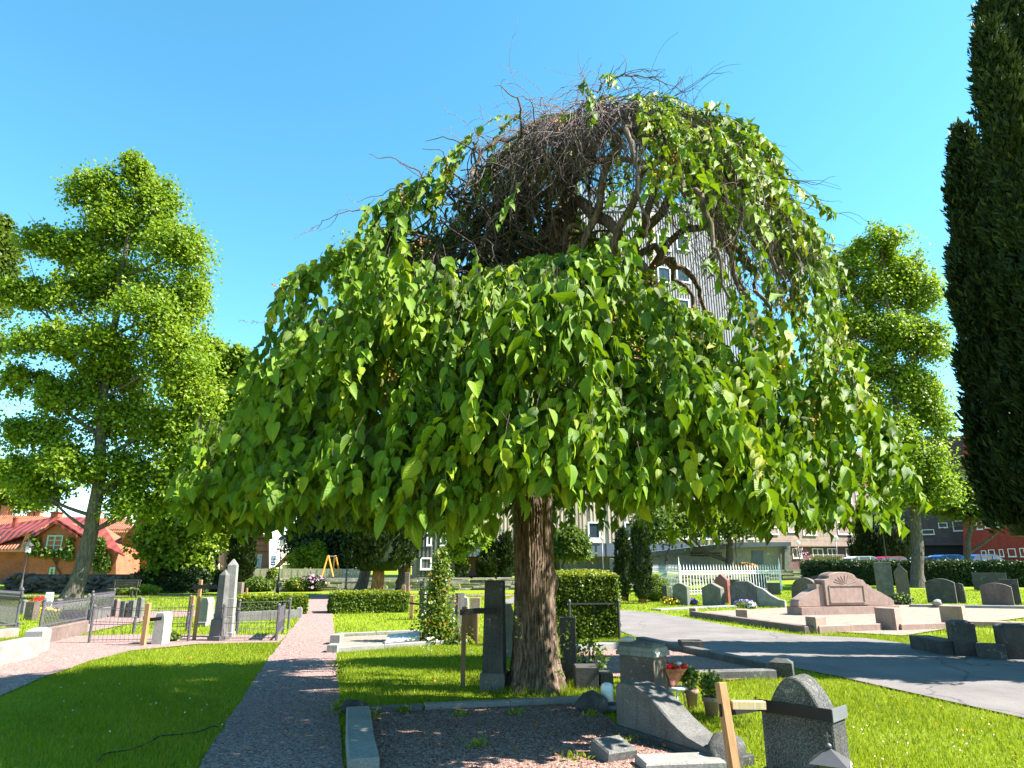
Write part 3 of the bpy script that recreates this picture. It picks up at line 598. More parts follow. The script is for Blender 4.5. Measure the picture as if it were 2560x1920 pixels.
# ---- dry seed clusters
bp = []; 
for k in range(75):
    az = rng.uniform(.1, 1.6) if k < 60 else rng.uniform(-1.2, .1); u = rng.uniform(.3, .85); r, z, tg = profile(az, u, 0 if k % 3 else 1); d = np.array([np.sin(az), -np.cos(az), 0])
    c = np.array([float(ax(z)), AY, 0]) + d * (r * 1.0) + np.array([0, 0, z]); m_ = int(rng.integers(10, 28)); bp.append(c + rng.normal(0, .045, (m_, 3)) + np.linspace(0, .16, m_)[:, None] * np.array([0, 0, -1.]))
bp = np.concatenate(bp); disc = np.array([(0, 0, 0), (.5, .3, .1), (.35, .9, 0), (-.35, .9, .1), (-.5, .3, 0)]); df = np.array([(0, 1, 2), (0, 2, 3), (0, 3, 4)])
X, Y, Z = frames(rng.normal(0, 1, bp.shape), rng.normal(0, 1, bp.shape)); v, f_ = instance_np(disc, df, bp, X, Y, Z, rng.uniform(.014, .026, len(bp)))
link('seed_clusters', npmesh('seed_clusters', v, tris=f_, m='samara'), ELM, kind='stuff')
# ---- sucker leaves on the trunk
def tuft(name, centers, sizes, spread, n, m, parent, ls=.05, kind='stuff', flat=0):
    pos = np.concatenate([np.array(c) + rng.normal(0, 1, (n, 3)) * np.array(s) * spread for c, s in zip(centers, sizes)])
    X, Y, Z = frames(rng.normal(0, 1, pos.shape) + [0, -.2, .2], rng.normal(0, .5, pos.shape) + [0, -.4, .9]); v, f = instance_np(LEAF4, LF4, pos, X, Y, Z, rng.uniform(.6, 1.25, len(pos)) * ls)
    return link(name, npmesh(name, v, tris=f, m=m, rnd=np.repeat(rng.random(len(pos)), len(LEAF4))), parent, kind=kind)
LEAF4 = np.array([(0, 0, 0), (.42, .45, .12), (0, 1, -.12), (-.42, .45, .12)]); LF4 = np.array([(0, 1, 2), (0, 2, 3)])
tuft('sucker_leaves', [Pe(1412, 1600, 8.2), Pe(1405, 1640, 8.2), Pe(1290, 1555, 8.2), Pe(1420, 1560, 8.25), Pe(1395, 1680, 8.1)], [(.06, .05, .12)] * 5, .7, 16, 'shrub_leaf', ELM, .045)
# ================================================================ other trees
def leaf_cloud(pos, nrm, size, m, name, parent, jitter=.5, hang=.3, rndbase=None):
    n = len(pos); d = rng.normal(0, 1, (n, 3)); d[:, 2] -= hang; nn = unit(nrm) + rng.normal(0, jitter, (n, 3)); X, Y, Z = frames(d, nn)
    v, f = instance_np(LEAF4, LF4, pos, X, Y, Z, size * rng.uniform(.65, 1.3, n))
    r = np.clip((rndbase if rndbase is not None else rng.random(n)) + rng.normal(0, .12, n), 0, 1)
    return link(name, npmesh(name, v, tris=f, m=m, rnd=np.repeat(r, len(LEAF4))), parent, kind='stuff')
def tree_px(name, label, base, D, blobs, m='maple_leaf', leaf=.2, dens=1.0, tr=.28, bark='bark', cat='tree', top=None, group=None, tiers=.8, lean=None, fill=1.0, trunk_pts=None):
    """a broadleaf tree: blobs are the leaf masses of its crown (px, py, rx, ry[, depth shift])"""
    bx = G(*base) if len(base) == 2 and D is None else Vector((P(base[0], base[1], D).x, D, h(P(base[0], base[1], D).x, D)))
    D = bx.y; T = thing(name, label, cat, bx, 0, group); L0 = np.array(bx)
    C, Rw = [], []
    for b_ in blobs:
        dz = b_[4] if len(b_) > 4 else rng.uniform(-.5, .5) * b_[2] * D / F; c = P(b_[0], b_[1], D + dz); sc = (D + dz) / F / ray(b_[0], b_[1]).y; C.append(np.array(c)); Rw.append((b_[2] * sc, b_[3] * sc))
    ps, ns, rb = [], [], []
    for c, (rx, rz) in zip(C, Rw):
        k = max(8, int(fill * 15 * rx * rz + fill * 20)); u = unit(rng.normal(0, 1, (k, 3)) + [0, -.15, .25]); rad = rng.uniform(.45, 1.0, (k, 1)); sub = c + u * rad * np.array([rx, (rx + rz) / 2, rz])
        for s_, uu in zip(sub, u):
            nl = int(dens * rng.uniform(85, 160)); sg = rng.uniform(.34, .66) * min(1.25, max(.5, (rx * rz) ** .5 * .5)); q = rng.normal(0, 1, (nl, 3)) * np.array([sg, sg, sg * tiers]); q[:, 2] -= .25 * (q[:, 0] ** 2 + q[:, 1] ** 2) / max(sg, .1)
            ps.append(s_ + q); ns.append(np.tile(uu * .7 + [0, 0, .9], (nl, 1))); rb.append(np.full(nl, rng.uniform(.15, .85)))
    pos = np.concatenate(ps) - L0; leaf_cloud(pos, np.concatenate(ns), leaf, m, 'crown', T, .45, .35, np.concatenate(rb))
    tp = trunk_pts or [(base[0], base[1])]; cz = sorted(range(len(C)), key=lambda i: -C[i][2]); topc = C[cz[0]] - L0
    tz = topc[2]; path = smooth_path([(0, 0, -.1), (.02 * tz, 0, tz * .18), (topc[0] * .35, topc[1] * .35, tz * .45), (topc[0] * .75, topc[1] * .7, tz * .75), tuple(topc * .96)], 26)
    path[1:-1] += rng.normal(0, .05, (24, 3)); rr = tr * (1.0 - np.linspace(0, 1, 26) ** .9 * .9); rr[0] *= 1.45; rr[1] *= 1.15
    V, Q = tubes_np([path], [rr], 12); link('trunk', npmesh('trunk', V, Q, m=bark, smooth=True), T)
    lp, lr = [], []
    for c in C:
        c = c - L0; i = int(np.clip(np.argmin(np.abs(path[:, 2] - (c[2] - np.linalg.norm(c[:2] - path[12, :2]) * .75))), 5, 22)); a = path[i]; mid = (a + c) / 2 + np.array([0, 0, -.06 * np.linalg.norm(c - a)]) + rng.normal(0, .12, 3)
        p = smooth_path([a, mid, c], 10); r0 = min(rr[i] * .6, .03 + .02 * np.linalg.norm(c - a)); lp.append(p); lr.append(np.linspace(r0, r0 * .3, 10))
        for k in range(4):
            e = c + unit(rng.normal(0, 1, 3)) * rng.uniform(.5, 1.0) * np.linalg.norm(c - a) * .4; s0 = p[int(rng.integers(4, 9))]; lp.append(smooth_path([s0, (s0 + e) / 2 + rng.normal(0, .1, 3), e], 6)); lr.append(np.linspace(r0 * .4, .008, 6))
    V, Q = tubes_np(lp, lr, 6); link('limbs', npmesh('limbs', V, Q, m=bark, smooth=True), T, kind='stuff')
    return T
BIG = [(345, 425, 34, 40), (250, 480, 75, 55), (395, 500, 50, 60), (320, 560, 110, 60), (130, 605, 70, 36), (225, 620, 90, 50), (440, 620, 70, 70), (300, 700, 120, 60), (55, 730, 55, 40), (160, 735, 80, 45), (480, 740, 45, 70), (390, 780, 110, 65), (130, 850, 100, 45), (260, 860, 90, 50), (440, 880, 95, 65), (300, 950, 120, 55), (75, 955, 75, 36), (170, 990, 80, 40), (480, 985, 80, 65),
       (330, 1050, 120, 55), (100, 1080, 90, 45), (450, 1100, 95, 65), (60, 1180, 60, 40), (180, 1150, 80, 45), (300, 1170, 90, 45), (420, 1215, 90, 55), (110, 1225, 60, 28), (330, 1260, 60, 40)]
tree_px('maple_tree', 'tall pale green maple rising above the brick cottage', (176, 1503), 34, BIG, leaf=.185, dens=1.02, tr=.42, fill=.68)
tree_px('linden_tree', 'leafy linden with low hanging boughs beside the brick cottage', (395, 1470), 44, [(520, 880, 60, 40), (570, 930, 50, 50), (600, 900, 40, 36), (490, 950, 50, 40), (610, 980, 40, 40), (500, 1060, 60, 40), (560, 1010, 70, 60), (470, 1180, 60, 50), (540, 1120, 70, 60), (420, 1290, 70, 45), (390, 1350, 60, 40), (470, 1290, 60, 60), (540, 1230, 60, 60), (430, 1390, 70, 36), (500, 1370, 50, 45)], leaf=.26, dens=.8, tr=.3, fill=.6)
tree_px('slender_tree', 'slender tree with a dark trunk behind the pale obelisk', (530, 1465), 47, [(520, 1290, 50, 40), (560, 1330, 36, 36), (500, 1350, 36, 40), (575, 1280, 40, 30)], leaf=.24, dens=.8, tr=.28, fill=.6)
tree_px('maple_tree', 'dark leafed maple rising beyond the end of the long tiled roof', (-150, 1500), 40, [(-30, 640, 60, 70), (-10, 560, 30, 40), (-40, 740, 65, 50), (0, 700, 36, 40), (-60, 850, 60, 60), (-40, 620, 60, 60), (-100, 560, 60, 60)], 'maple_leaf_dark', leaf=.26, dens=.9, tr=.4, fill=.6)
tree_px('pale_tree', 'pale tree peeping over the long tiled roof', (30, 1400), 95, [(10, 1190, 50, 45), (40, 1240, 50, 30), (0, 1250, 50, 30), (85, 1250, 40, 22)], leaf=.42, dens=.8, tr=.3, fill=.35)
tree_px('maple_tree', 'yellow green maple whose top shows over the elm', (900, 1500), 40, [(900, 640, 55, 40), (860, 660, 40, 36), (950, 625, 50, 45), (980, 700, 60, 50), (880, 720, 50, 40), (1010, 800, 70, 70), (900, 850, 80, 70), (1000, 950, 90, 70), (1080, 650, 60, 50)], leaf=.26, dens=.9, tr=.35, fill=.6)
tree_px('dark_tree', 'dark leafy tree behind the street lamp and the swing', (850, 1440), 82, [(800, 1290, 60, 45), (860, 1330, 70, 55), (760, 1345, 50, 40), (830, 1385, 60, 36), (900, 1270, 60, 50), (780, 1310, 40, 40), (880, 1390, 40, 40)], 'dark_leaf', leaf=.38, dens=1.0, tr=.3, fill=.35)
tree_px('garden_shrub', 'tall light green garden shrub beside the swing', (770, 1440), 79, [(770, 1385, 36, 24), (745, 1405, 26, 18), (800, 1400, 28, 22), (790, 1372, 22, 14)], 'maple_leaf', leaf=.22, dens=.8, tr=.08, cat='shrub', fill=.8)
tree_px('forked_tree', 'forked tree with a leaning reddish limb behind the low hedge', (1000, 1492), 39, [(1060, 1250, 70, 50), (960, 1230, 70, 50), (1010, 1180, 80, 60), (1120, 1290, 50, 40), (1000, 1300, 40, 30)], 'maple_leaf_dark', leaf=.24, dens=.8, tr=.44, bark='bark', fill=.6)
T = thing('leaning_trunk', 'bare reddish trunk leaning over beside the forked tree', 'tree', G(1030, 1488)); o = np.array(T.location)
pth = smooth_path([G(1018, 1490), P(1022, 1400, 38), P(1040, 1340, 38), P(1075, 1270, 38), P(1110, 1220, 38)], 24) - o; V, Q = tubes_np([pth], [np.linspace(.16, .10, 24)], 10); link('trunk', npmesh('trunk', V, Q, m='bark_red', smooth=True), T)
tuft('crown', [tuple(pth[-1] + rng.normal(0, .8, 3)) for _ in range(14)], [(.7, .7, .4)] * 14, .7, 90, 'maple_leaf_dark', T, .24)
tree_px('grey_tree', 'grey mossy tree standing before the striped cladding', (1122, 1462), 50, [(1150, 1310, 50, 36), (1100, 1280, 60, 40), (1180, 1340, 36, 30), (1160, 1250, 60, 50), (1145, 1360, 24, 30)], 'maple_leaf', leaf=.24, dens=.8, tr=.26, fill=.6)
tree_px('rowan_tree', 'small round rowan near the dark entrance canopy', (1405, 1437), 60, [(1400, 1355, 40, 26), (1430, 1345, 36, 24), (1380, 1370, 26, 20), (1440, 1370, 30, 16)], 'maple_leaf_dark', leaf=.26, dens=.9, tr=.16, fill=.9)
tree_px('street_tree', 'dark trunked tree in front of the garage building', (1822, 1420), 62, [(1800, 1290, 70, 36), (1860, 1300, 50, 30), (1760, 1300, 50, 30), (1830, 1250, 70, 40), (1700, 1310, 40, 26), (1640, 1300, 50, 30)], 'maple_leaf_dark', leaf=.3, dens=.8, tr=.46, fill=.6)
tree_px('young_tree', 'young mottled tree beyond the white picket fence', (1662, 1440), 55, [(1650, 1310, 50, 36), (1690, 1300, 40, 30), (1620, 1330, 36, 26)], 'maple_leaf_dark', leaf=.26, dens=.8, tr=.2, fill=.6)
tree_px('maple_tree', 'tall maple in front of the mauve housing block', (2290, 1440), 44, [(2200, 605, 70, 32), (2125, 660, 60, 36), (2240, 670, 70, 45), (2085, 715, 45, 26), (2075, 790, 40, 30), (2090, 880, 45, 36), (2100, 960, 40, 36), (2185, 735, 90, 42), (2300, 740, 55, 55), (2130, 810, 70, 42), (2230, 830, 80, 50), (2320, 860, 50, 60), (2170, 910, 80, 45), (2270, 960, 80, 55), (2150, 1000, 60, 40), (2330, 1040, 50, 60), (2210, 1080, 80, 45), (2280, 1150, 80, 50), (2180, 1180, 60, 36), (2230, 1235, 70, 30), (2330, 1220, 60, 40)], leaf=.2, dens=1.1, tr=.42, fill=.6)
tree_px('roadside_tree', 'low branched tree in front of the red brick block', (2420, 1440), 52, [(2360, 1250, 60, 30), (2430, 1255, 60, 30), (2500, 1265, 60, 24), (2560, 1260, 50, 30), (2440, 1205, 80, 36), (2540, 1210, 60, 36)], 'maple_leaf_dark', leaf=.28, dens=.9, tr=.34, fill=.6)
def conifer(name, label, foot, D, top_z, R, prof, m='thuja_leaf', n=9000, leaf=.2, low=.2, cat='conifer', group=None, lumps=.12, tr=.15, tops=None, up=.8):
    """columnar evergreen: sprays of scale leaves all over a lumpy column"""
    T = thing(name, label, cat, (foot[0], foot[1], h(foot[0], foot[1])), 0, group); Hh = top_z - T.location.z
    t = rng.random(n) ** .9; az = rng.uniform(0, 2 * np.pi, n); z = low + t * (Hh - low); pr = np.interp(t, [p[0] for p in prof], [p[1] for p in prof]) * R
    sd = rng.uniform(0, 6.28, 4); lump_ = 1 + lumps * (np.sin(az * 3 + z * 2.2 / R + sd[0]) + .8 * np.sin(az * 5 - z * 3.1 / R + sd[1]) + .7 * np.sin(az * 2 + z * 5.3 / R + sd[2]))
    cl = 1 + .07 * np.sin(az * 17 + z * 4 + sd[3]) + .06 * np.sin(az * 9 + z * 7 + sd[2]); r = pr * lump_ * cl * (1 - np.abs(rng.normal(0, .09, n))) ; d = np.stack([np.cos(az), np.sin(az), np.zeros(n)], -1)
    pos = d * r[:, None] + np.stack([np.zeros(n), np.zeros(n), z], -1)
    pl = max(60, n // 26); pi = rng.integers(0, pl, n); k_ = rng.random(n); tang = np.stack([-d[:, 1], d[:, 0], np.zeros(n)], -1)[:pl][pi]; sz_ = (leaf * rng.uniform(1.6, 3.4, pl))[pi]      # feathery upright sprays
    pos = pos[:pl][pi] + np.array([0, 0, 1.]) * (k_ * sz_)[:, None] + tang * (rng.normal(0, .24, n) * sz_ * (1 - .6 * k_))[:, None] + d[:pl][pi] * ((.10 + .22 * k_ ** 2) * sz_ * rng.uniform(.3, 1.2, n) - .1 * sz_)[:, None]; d = d[:pl][pi]
    X, Y, Z = frames(d * .55 + np.array([0, 0, up]) + rng.normal(0, .33, (n, 3)), d + rng.normal(0, .5, (n, 3)))
    v, f = instance_np(LEAF4 * np.array([.42, 1, 1]), LF4, pos, X, Y, Z, leaf * rng.uniform(.6, 1.4, n)); link('crown', npmesh('crown', v, tris=f, m=m, rnd=np.repeat(np.clip(rng.normal(.4, .25, n), 0, 1), len(LEAF4))), T, kind='stuff')
    k = 14; zz = np.linspace(low, Hh * .97, 26); tt = (zz - low) / (Hh - low); core = MB().lathe([(max(.01, np.interp(q, [p[0] for p in prof], [p[1] for p in prof]) * R * .74), zq) for q, zq in zip(tt, zz)], k); core.build('inner_foliage', m, T, True)
    MB().tube([(0, 0, -.05), (.03, 0, Hh * .3), (0, 0, Hh * .8)], [tr * 1.25, tr, .03], 9).build('trunk', 'bark_red', T, True)
    return T
COLP = [(0, .75), (.08, .95), (.35, 1), (.7, .85), (.9, .5), (1, .08)]; CONE = [(0, .8), (.1, 1), (.5, .7), (.8, .36), (1, .04)]
# the tall group beside the lane
c2 = P(2500, 5, 11.3); conifer('tall_thuja', 'tallest dark thuja beside the lane', (c2.x, 11.3), 11.3, c2.z, 1.28, [(0, .85), (.08, 1), (.3, .82), (.58, .60), (.9, .32), (.97, .2), (1, .05)], n=80000, leaf=.16, low=1.8, tr=.24, lumps=.09)
c1 = P(2405, 325, 13.9); conifer('tall_thuja', 'shorter dark thuja with ragged outline next to the tallest one', (c1.x, 13.9), 13.9, c1.z - .45, .98, [(0, .8), (.1, 1), (.4, .82), (.65, .62), (.85, .4), (1, .05)], n=50000, leaf=.17, low=2.2, tr=.2, lumps=.10)
c3 = P(2452, 75, 10.9); conifer('tall_thuja', 'thuja column with a blunt tip crowded against the tallest one', (c3.x + .05, 10.8), 10.8, c3.z - .3, .42, [(0, .7), (.2, .9), (.5, 1), (.8, .8), (.94, .55), (1, .2)], n=26000, leaf=.14, low=2.2, tr=.14)
a = G(1562, 1502); conifer('slim_thuja', 'slim thuja column standing in the shade of its brighter twin', a, a.y, P(1562, 1335, a.y).z, .36, COLP, n=5000, leaf=.13, lumps=.07)
a = G(1607, 1508); conifer('slim_thuja', 'slim thuja column with a sunlit flank by the white picket fence', a, a.y, P(1607, 1318, a.y).z, .40, COLP, n=6000, leaf=.13, lumps=.06)
a = G(942, 1494); conifer('clipped_thuja', 'broad dark thuja on a bare stem behind the low hedge', a, a.y, P(942, 1255, a.y).z, 1.75, [(0, .75), (.12, 1), (.6, .95), (.9, .7), (1, .2)], n=12000, leaf=.26, low=1.35, tr=.3, lumps=.06)
a = P(600, 1440, 45); conifer('dark_thuja', 'narrow dark thuja between the pale obelisk and the brick lodge', (a.x, 45), 45, P(600, 1300, 45).z, .68, COLP, n=6000, leaf=.24, low=.5)
for px, pb, pt, D, R, lb in ((2167, 1392, 1285, 66, 1.5, 'cone shaped cypress in front of the white car'), (2237, 1395, 1250, 64, 1.7, 'taller cypress behind the lantern post and the red car'), (1142, 1440, 1335, 54, .75, 'small cypress against the striped cladding'), (1225, 1437, 1362, 58, 1.1, 'dark cypress in front of the grey canopy edge'), (1265, 1436, 1355, 58, .8, 'dark narrow cypress half hidden by the elm trunk')):
    a = P(px, pb, D); conifer('cypress', lb, (a.x, D), D, P(px, pt, D).z, R, CONE, 'thuja_leaf', 4000, .32, .1, lumps=.08)
# ---- hedges and shrubs
def hedge(name, label, a, b, depth, height, m, n, leaf=.05, cat='hedge', core='dark_leaf', rough=.03, top=None, round_=0):
    """clipped hedge from ground point a to b, growing back by depth"""
    a = Vector((a[0], a[1], h(a[0], a[1]))); b = Vector((b[0], b[1], h(b[0], b[1]))); d = b - a; L = d.length; rz = math.atan2(d.y, d.x); T = thing(name, label, cat, (a + b) / 2, rz)
    T.location.z = min(a.z, b.z); areas = np.array([L * height, L * depth, depth * height, depth * height]); pick = rng.choice(4, n, p=areas / areas.sum()); u, v = rng.random(n), rng.random(n)
    pos = np.zeros((n, 3)); nr = np.zeros((n, 3))
    for k, (fx, nn) in enumerate((((lambda u, v: ((u - .5) * L, 0 * u, v * height)), (0, -1, .2)), ((lambda u, v: ((u - .5) * L, v * depth, 0 * u + height)), (0, 0, 1)), ((lambda u, v: (0 * u - L / 2, u * depth, v * height)), (-1, 0, .2)), ((lambda u, v: (0 * u + L / 2, u * depth, v * height)), (1, 0, .2)))):
        i = pick == k; pos[i] = np.stack(fx(u[i], v[i]), -1); nr[i] = nn
    w = fbm(pos, 3, 4.0 / max(.3, height), 3); pos += unit(nr) * (w * rough)[:, None] + rng.normal(0, leaf * .45, (n, 3)); pos[:, 2] = np.maximum(.01, pos[:, 2])
    tp = (pick == 1) if top else np.zeros(n, bool)
    for name2, sel, mm in (('foliage', ~tp, m), ('lit_top', tp, top)):  # top leaves get a yellower colour that paints in the sunlit top
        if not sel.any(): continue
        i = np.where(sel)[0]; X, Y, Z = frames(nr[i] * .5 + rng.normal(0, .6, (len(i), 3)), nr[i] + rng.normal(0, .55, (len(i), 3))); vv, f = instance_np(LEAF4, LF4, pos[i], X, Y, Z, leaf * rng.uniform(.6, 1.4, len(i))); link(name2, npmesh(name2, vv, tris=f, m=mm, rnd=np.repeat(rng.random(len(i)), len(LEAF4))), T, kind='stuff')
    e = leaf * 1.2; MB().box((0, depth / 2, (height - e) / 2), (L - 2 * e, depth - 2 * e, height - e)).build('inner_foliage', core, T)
    return T
hedge('box_hedge', 'low clipped box hedge at the end of the lawn by the gravel path', G(831, 1534), G(1016, 1530), 1.2, .62, 'hedge_leaf', 26000, .07, top='hedge_gold')
hedge('box_hedge', 'low bright box hedge behind the iron gate', G(575, 1541), G(762, 1535), 1.0, .55, 'hedge_leaf', 20000, .07, top='hedge_gold')
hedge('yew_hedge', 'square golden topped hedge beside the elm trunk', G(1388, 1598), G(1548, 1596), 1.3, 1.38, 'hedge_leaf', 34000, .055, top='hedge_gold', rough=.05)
hedge('low_hedge', 'low green hedge behind the square golden topped one', G(1455, 1490), G(1560, 1490), 1.0, .75, 'hedge_leaf', 6000, .1)
e1 = P(2020, 1440, 47); e2 = P(2700, 1450, 44); hedge('dark_hedge', 'long dark hedge in front of the parked cars', (e1.x, 47), (e2.x + 2, 43), 1.6, 1.5, 'dark_leaf', 34000, .13, rough=.08)
hedge('shadow_hedge', 'dark bushes along the brick cottage by the bench', P(335, 1480, 43)[:2], P(500, 1475, 43)[:2], 2.5, 1.15, 'dark_leaf', 12000, .14, 'shrubs', rough=.3)
def bush(name, label, c, r, m, n, leaf=.06, cat='shrub', hh=None, group=None, flowers=None, stem=True):
    T = thing(name, label, cat, (c[0], c[1], h(c[0], c[1])), 0, group); hh = hh or r * 2; u = unit(rng.normal(0, 1, (n, 3))); q = u * (1 - np.abs(rng.normal(0, .2, n)))[:, None]; w = 1 + .16 * fbm(u * 2, int(rng.integers(999)), 2.2, 3)
    pos = np.stack([q[:, 0] * r * w, q[:, 1] * r * w, hh / 2 + q[:, 2] * hh / 2 * w], -1); pos[:, 2] = np.maximum(.02, pos[:, 2]); leaf_cloud(pos, u + [0, 0, .4], leaf, m, 'foliage', T)
    st = MB()
    for k in range(5): az = k * 1.3; st.tube([(0.02 * math.cos(az), .02 * math.sin(az), -.02), (r * .3 * math.cos(az), r * .3 * math.sin(az), hh * .4), (r * .5 * math.cos(az), r * .5 * math.sin(az), hh * .75)], [.012 + r * .02, .01 + r * .012, .004], 5)
    st.build('stems', 'twig_dark', T)
    if flowers:
        fm, nf, fs = flowers; u = unit(rng.normal(0, 1, (nf, 3)) + [0, -.3, .5]); pos = np.stack([u[:, 0] * r * 1.02, u[:, 1] * r * 1.02, hh / 2 + u[:, 2] * hh * .52], -1); pos[:, 2] = np.maximum(.04, pos[:, 2])
        P5 = np.array([(0, 0, 0)] + [(math.cos(a) * .5, math.sin(a) * .5, .12) for a in np.arange(8) * np.pi / 4]); F5 = np.array([(0, i, i % 8 + 1) for i in range(1, 9)]); Y, X, Z = frames(rng.normal(0, 1, pos.shape), u + [0, -.3, .3]); v, f = instance_np(P5, F5, pos, X, Y, Z, fs * rng.uniform(.7, 1.3, nf)); link('blossoms', npmesh('blossoms', v, tris=f, m=fm), T, kind='stuff')
    return T
bush('round_bush', 'round light green bush beside the picket fence', G(1640, 1503), .62, 'hedge_leaf', 7000, .075, hh=1.2)
for px, py, rp, hp, fl, lb in ((1680, 1512, 26, 19, 'yellow_petal', 'yellow pansies planted at the foot of the bow topped headstone'), (1733, 1512, 10, 13, 'violet_petal', 'small violet pansies between two grey headstones'), (1862, 1519, 24, 17, 'violet_petal', 'violet and white pansies below the curved wing stone'), (1880, 1521, 10, 13, 'white_petal', 'white pansies beside the violet ones below the wing stone')):
    a = G(px, py); s_ = a.y / F; bush('flower_bed', lb, a, rp * s_, 'shrub_leaf', 500, .06, 'flowers', hp * s_, flowers=(fl, 60, .085))
a = G(420, 1603); bush('hosta', 'small leafy plant at the foot of the white post', a, .22, 'shrub_leaf', 260, .1, 'plant', .2)
for k, (px, py, r, hh, m, lb) in enumerate(((640, 1478, .9, .95, 'maple_leaf_dark', 'dark shrub below the plank fence beside the stone post'), (745, 1476, .8, .9, 'shrub_leaf', 'loose shrub just beyond the black lamp post'), (680, 1450, .38, 1.5, 'shrub_leaf', 'tall spindly shrub reaching over the plank fence'), (560, 1478, 1.1, 1.0, 'dark_leaf', 'dark shrub between the thuja and the obelisk'))):
    a = P(px, py, 45.2 + .4 * k); bush('shrub', lb, a, r, m, 2600, .14, hh=hh)
a = P(775, 1472, 46); bush('rhododendron', 'rhododendron with pink flowers against the dry stone wall', a, 1.0, 'dark_leaf', 2600, .13, hh=1.0, flowers=('pink_petal', 46, .16))
a = P(340, 1490, 40); bush('low_shrub', 'low light green shrubs by the bench', a, 1.2, 'maple_leaf', 2200, .16, hh=.55)
# ivy on the cottage is built with the cottage
# climbing rose
a = G(1093, 1606); T = thing('rose_shrub', 'climbing rose shrub with orange tips beside the rough slab', 'shrub', a)
pos = []
for z0, r0, n_ in ((.12, .42, 900), (.35, .38, 900), (.6, .33, 800), (.9, .28, 700), (1.2, .24, 600), (1.5, .2, 450), (1.75, .13, 250)): q = rng.normal(0, 1, (n_, 3)); pos.append(np.stack([q[:, 0] * r0 * .55 + .05 * math.sin(z0 * 5), q[:, 1] * r0 * .55, z0 + q[:, 2] * .13], -1))
pos = np.concatenate(pos); pos[:, 2] = np.maximum(.02, pos[:, 2]); leaf_cloud(pos, rng.normal(0, .3, pos.shape) + [0, -.3, .9], .075, 'shrub_leaf', 'foliage', T)
st = MB()
for k in range(6): st.tube([(.06 * math.cos(k), .06 * math.sin(k), 0), (.14 * math.cos(k * 2), .1 * math.sin(k), .7), (.1 * math.cos(k + 1), .08 * math.sin(k * 3), 1.75)], [.013, .01, .005], 5)
st.build('stems', 'twig_dark', T)
tuft('blossoms', [(.08, -.25, .95), (-.1, -.2, 1.3), (.2, -.3, .25), (-.05, -.3, .5)], [(.12, .05, .1)] * 4, .8, 5, 'samara', T, .07)
# ================================================================ buildings
def sc(D, py=1400): return D / F / ray(1280, py).y
class Bld:
    """a building laid out on its front plane; coordinates come from the sight lines to that plane"""
    def __init__(s, name, label, px, D, cat='building', yaw=0.0):
        p = P(px, 1440, D); s.D = D; s.base = Vector((p.x, D, h(p.x, D))); s.T = thing(name, label, cat, s.base, yaw); s.yaw = yaw
    def q(s, px, py, dy=0):
        d = ray(px, py); n = Vector((math.sin(s.yaw), -math.cos(s.yaw), 0)); o = Vector((0, 0, EYE)); b0 = s.base - n * dy
        t = (b0 - o).dot(n) / d.dot(n); w = o + d * t - s.base; c, sn = math.cos(-s.yaw), math.sin(-s.yaw); return Vector((w.x * c - w.y * sn, w.x * sn + w.y * c, w.z))
    def slab(s, name, m, pts, dy=0, depth=6, parent=None, ground=False):
        o = [(p.x, p.z) for p in (s.q(a, b, dy) for a, b in pts)]
        if ground: o = [(x, max(z, -.5)) for x, z in o]
        return MB().prism(o, dy, dy + depth).build(name, m, parent or s.T)
    def rect(s, x0, y0, x1, y1): return [(x0, y1), (x1, y1), (x1, y0), (x0, y0)]
    def window(s, x0, y0, x1, y1, dy=0, fm='frame_white', pm='glass', mull=0, bars=0, fw=.09, sill=True):
        a, b = s.q(x0, y1, dy), s.q(x1, y0, dy); w, hh = b.x - a.x, b.z - a.z; W = thing_part('window', s.T, (a.x, dy, a.z)); m = MB()
        m.box((w / 2, -.03, fw / 2), (w, .12, fw)).box((w / 2, -.03, hh - fw / 2), (w, .12, fw)).box((fw / 2, -.028, hh / 2), (fw, .11, hh - 2 * fw)).box((w - fw / 2, -.028, hh / 2), (fw, .11, hh - 2 * fw))
        for k in range(mull): m.box((w * (k + 1) / (mull + 1), -.026, hh / 2), (fw * .8, .1, hh - 2 * fw))
        for k in range(bars): m.box((w / 2, -.02, hh * (k + 1) / (bars + 1)), (w - 2 * fw, .06, fw * .5))
        if sill: m.box((w / 2, -.06, -.03), (w + .1, .2, .05))
        m.build('frame', fm, W); MB().box((w / 2, .012, hh / 2), (w - fw, .02, hh - fw)).build('pane', pm, W); return W
    def chimney(s, x0, y0, x1, y1, dy, m='brick_orange', cap='roof_red'):
        a, b = s.q(x0, y1, dy), s.q(x1, y0, dy); w = b.x - a.x; hh = b.z - a.z; C = MB().box((a.x + w / 2, dy + w / 2, a.z + hh / 2 - .3), (w, w, hh + .6)).build('chimney', m, s.T); MB().box((a.x + w / 2, dy + w / 2, b.z + .04), (w * 1.25, w * 1.25, .12)).build('chimney_cap', cap, C)
def thing_part(name, parent, loc):
    o = bpy.data.objects.new(name, None); COL.objects.link(o); o.parent = parent; o.location = loc; o.empty_display_size = .1; return o
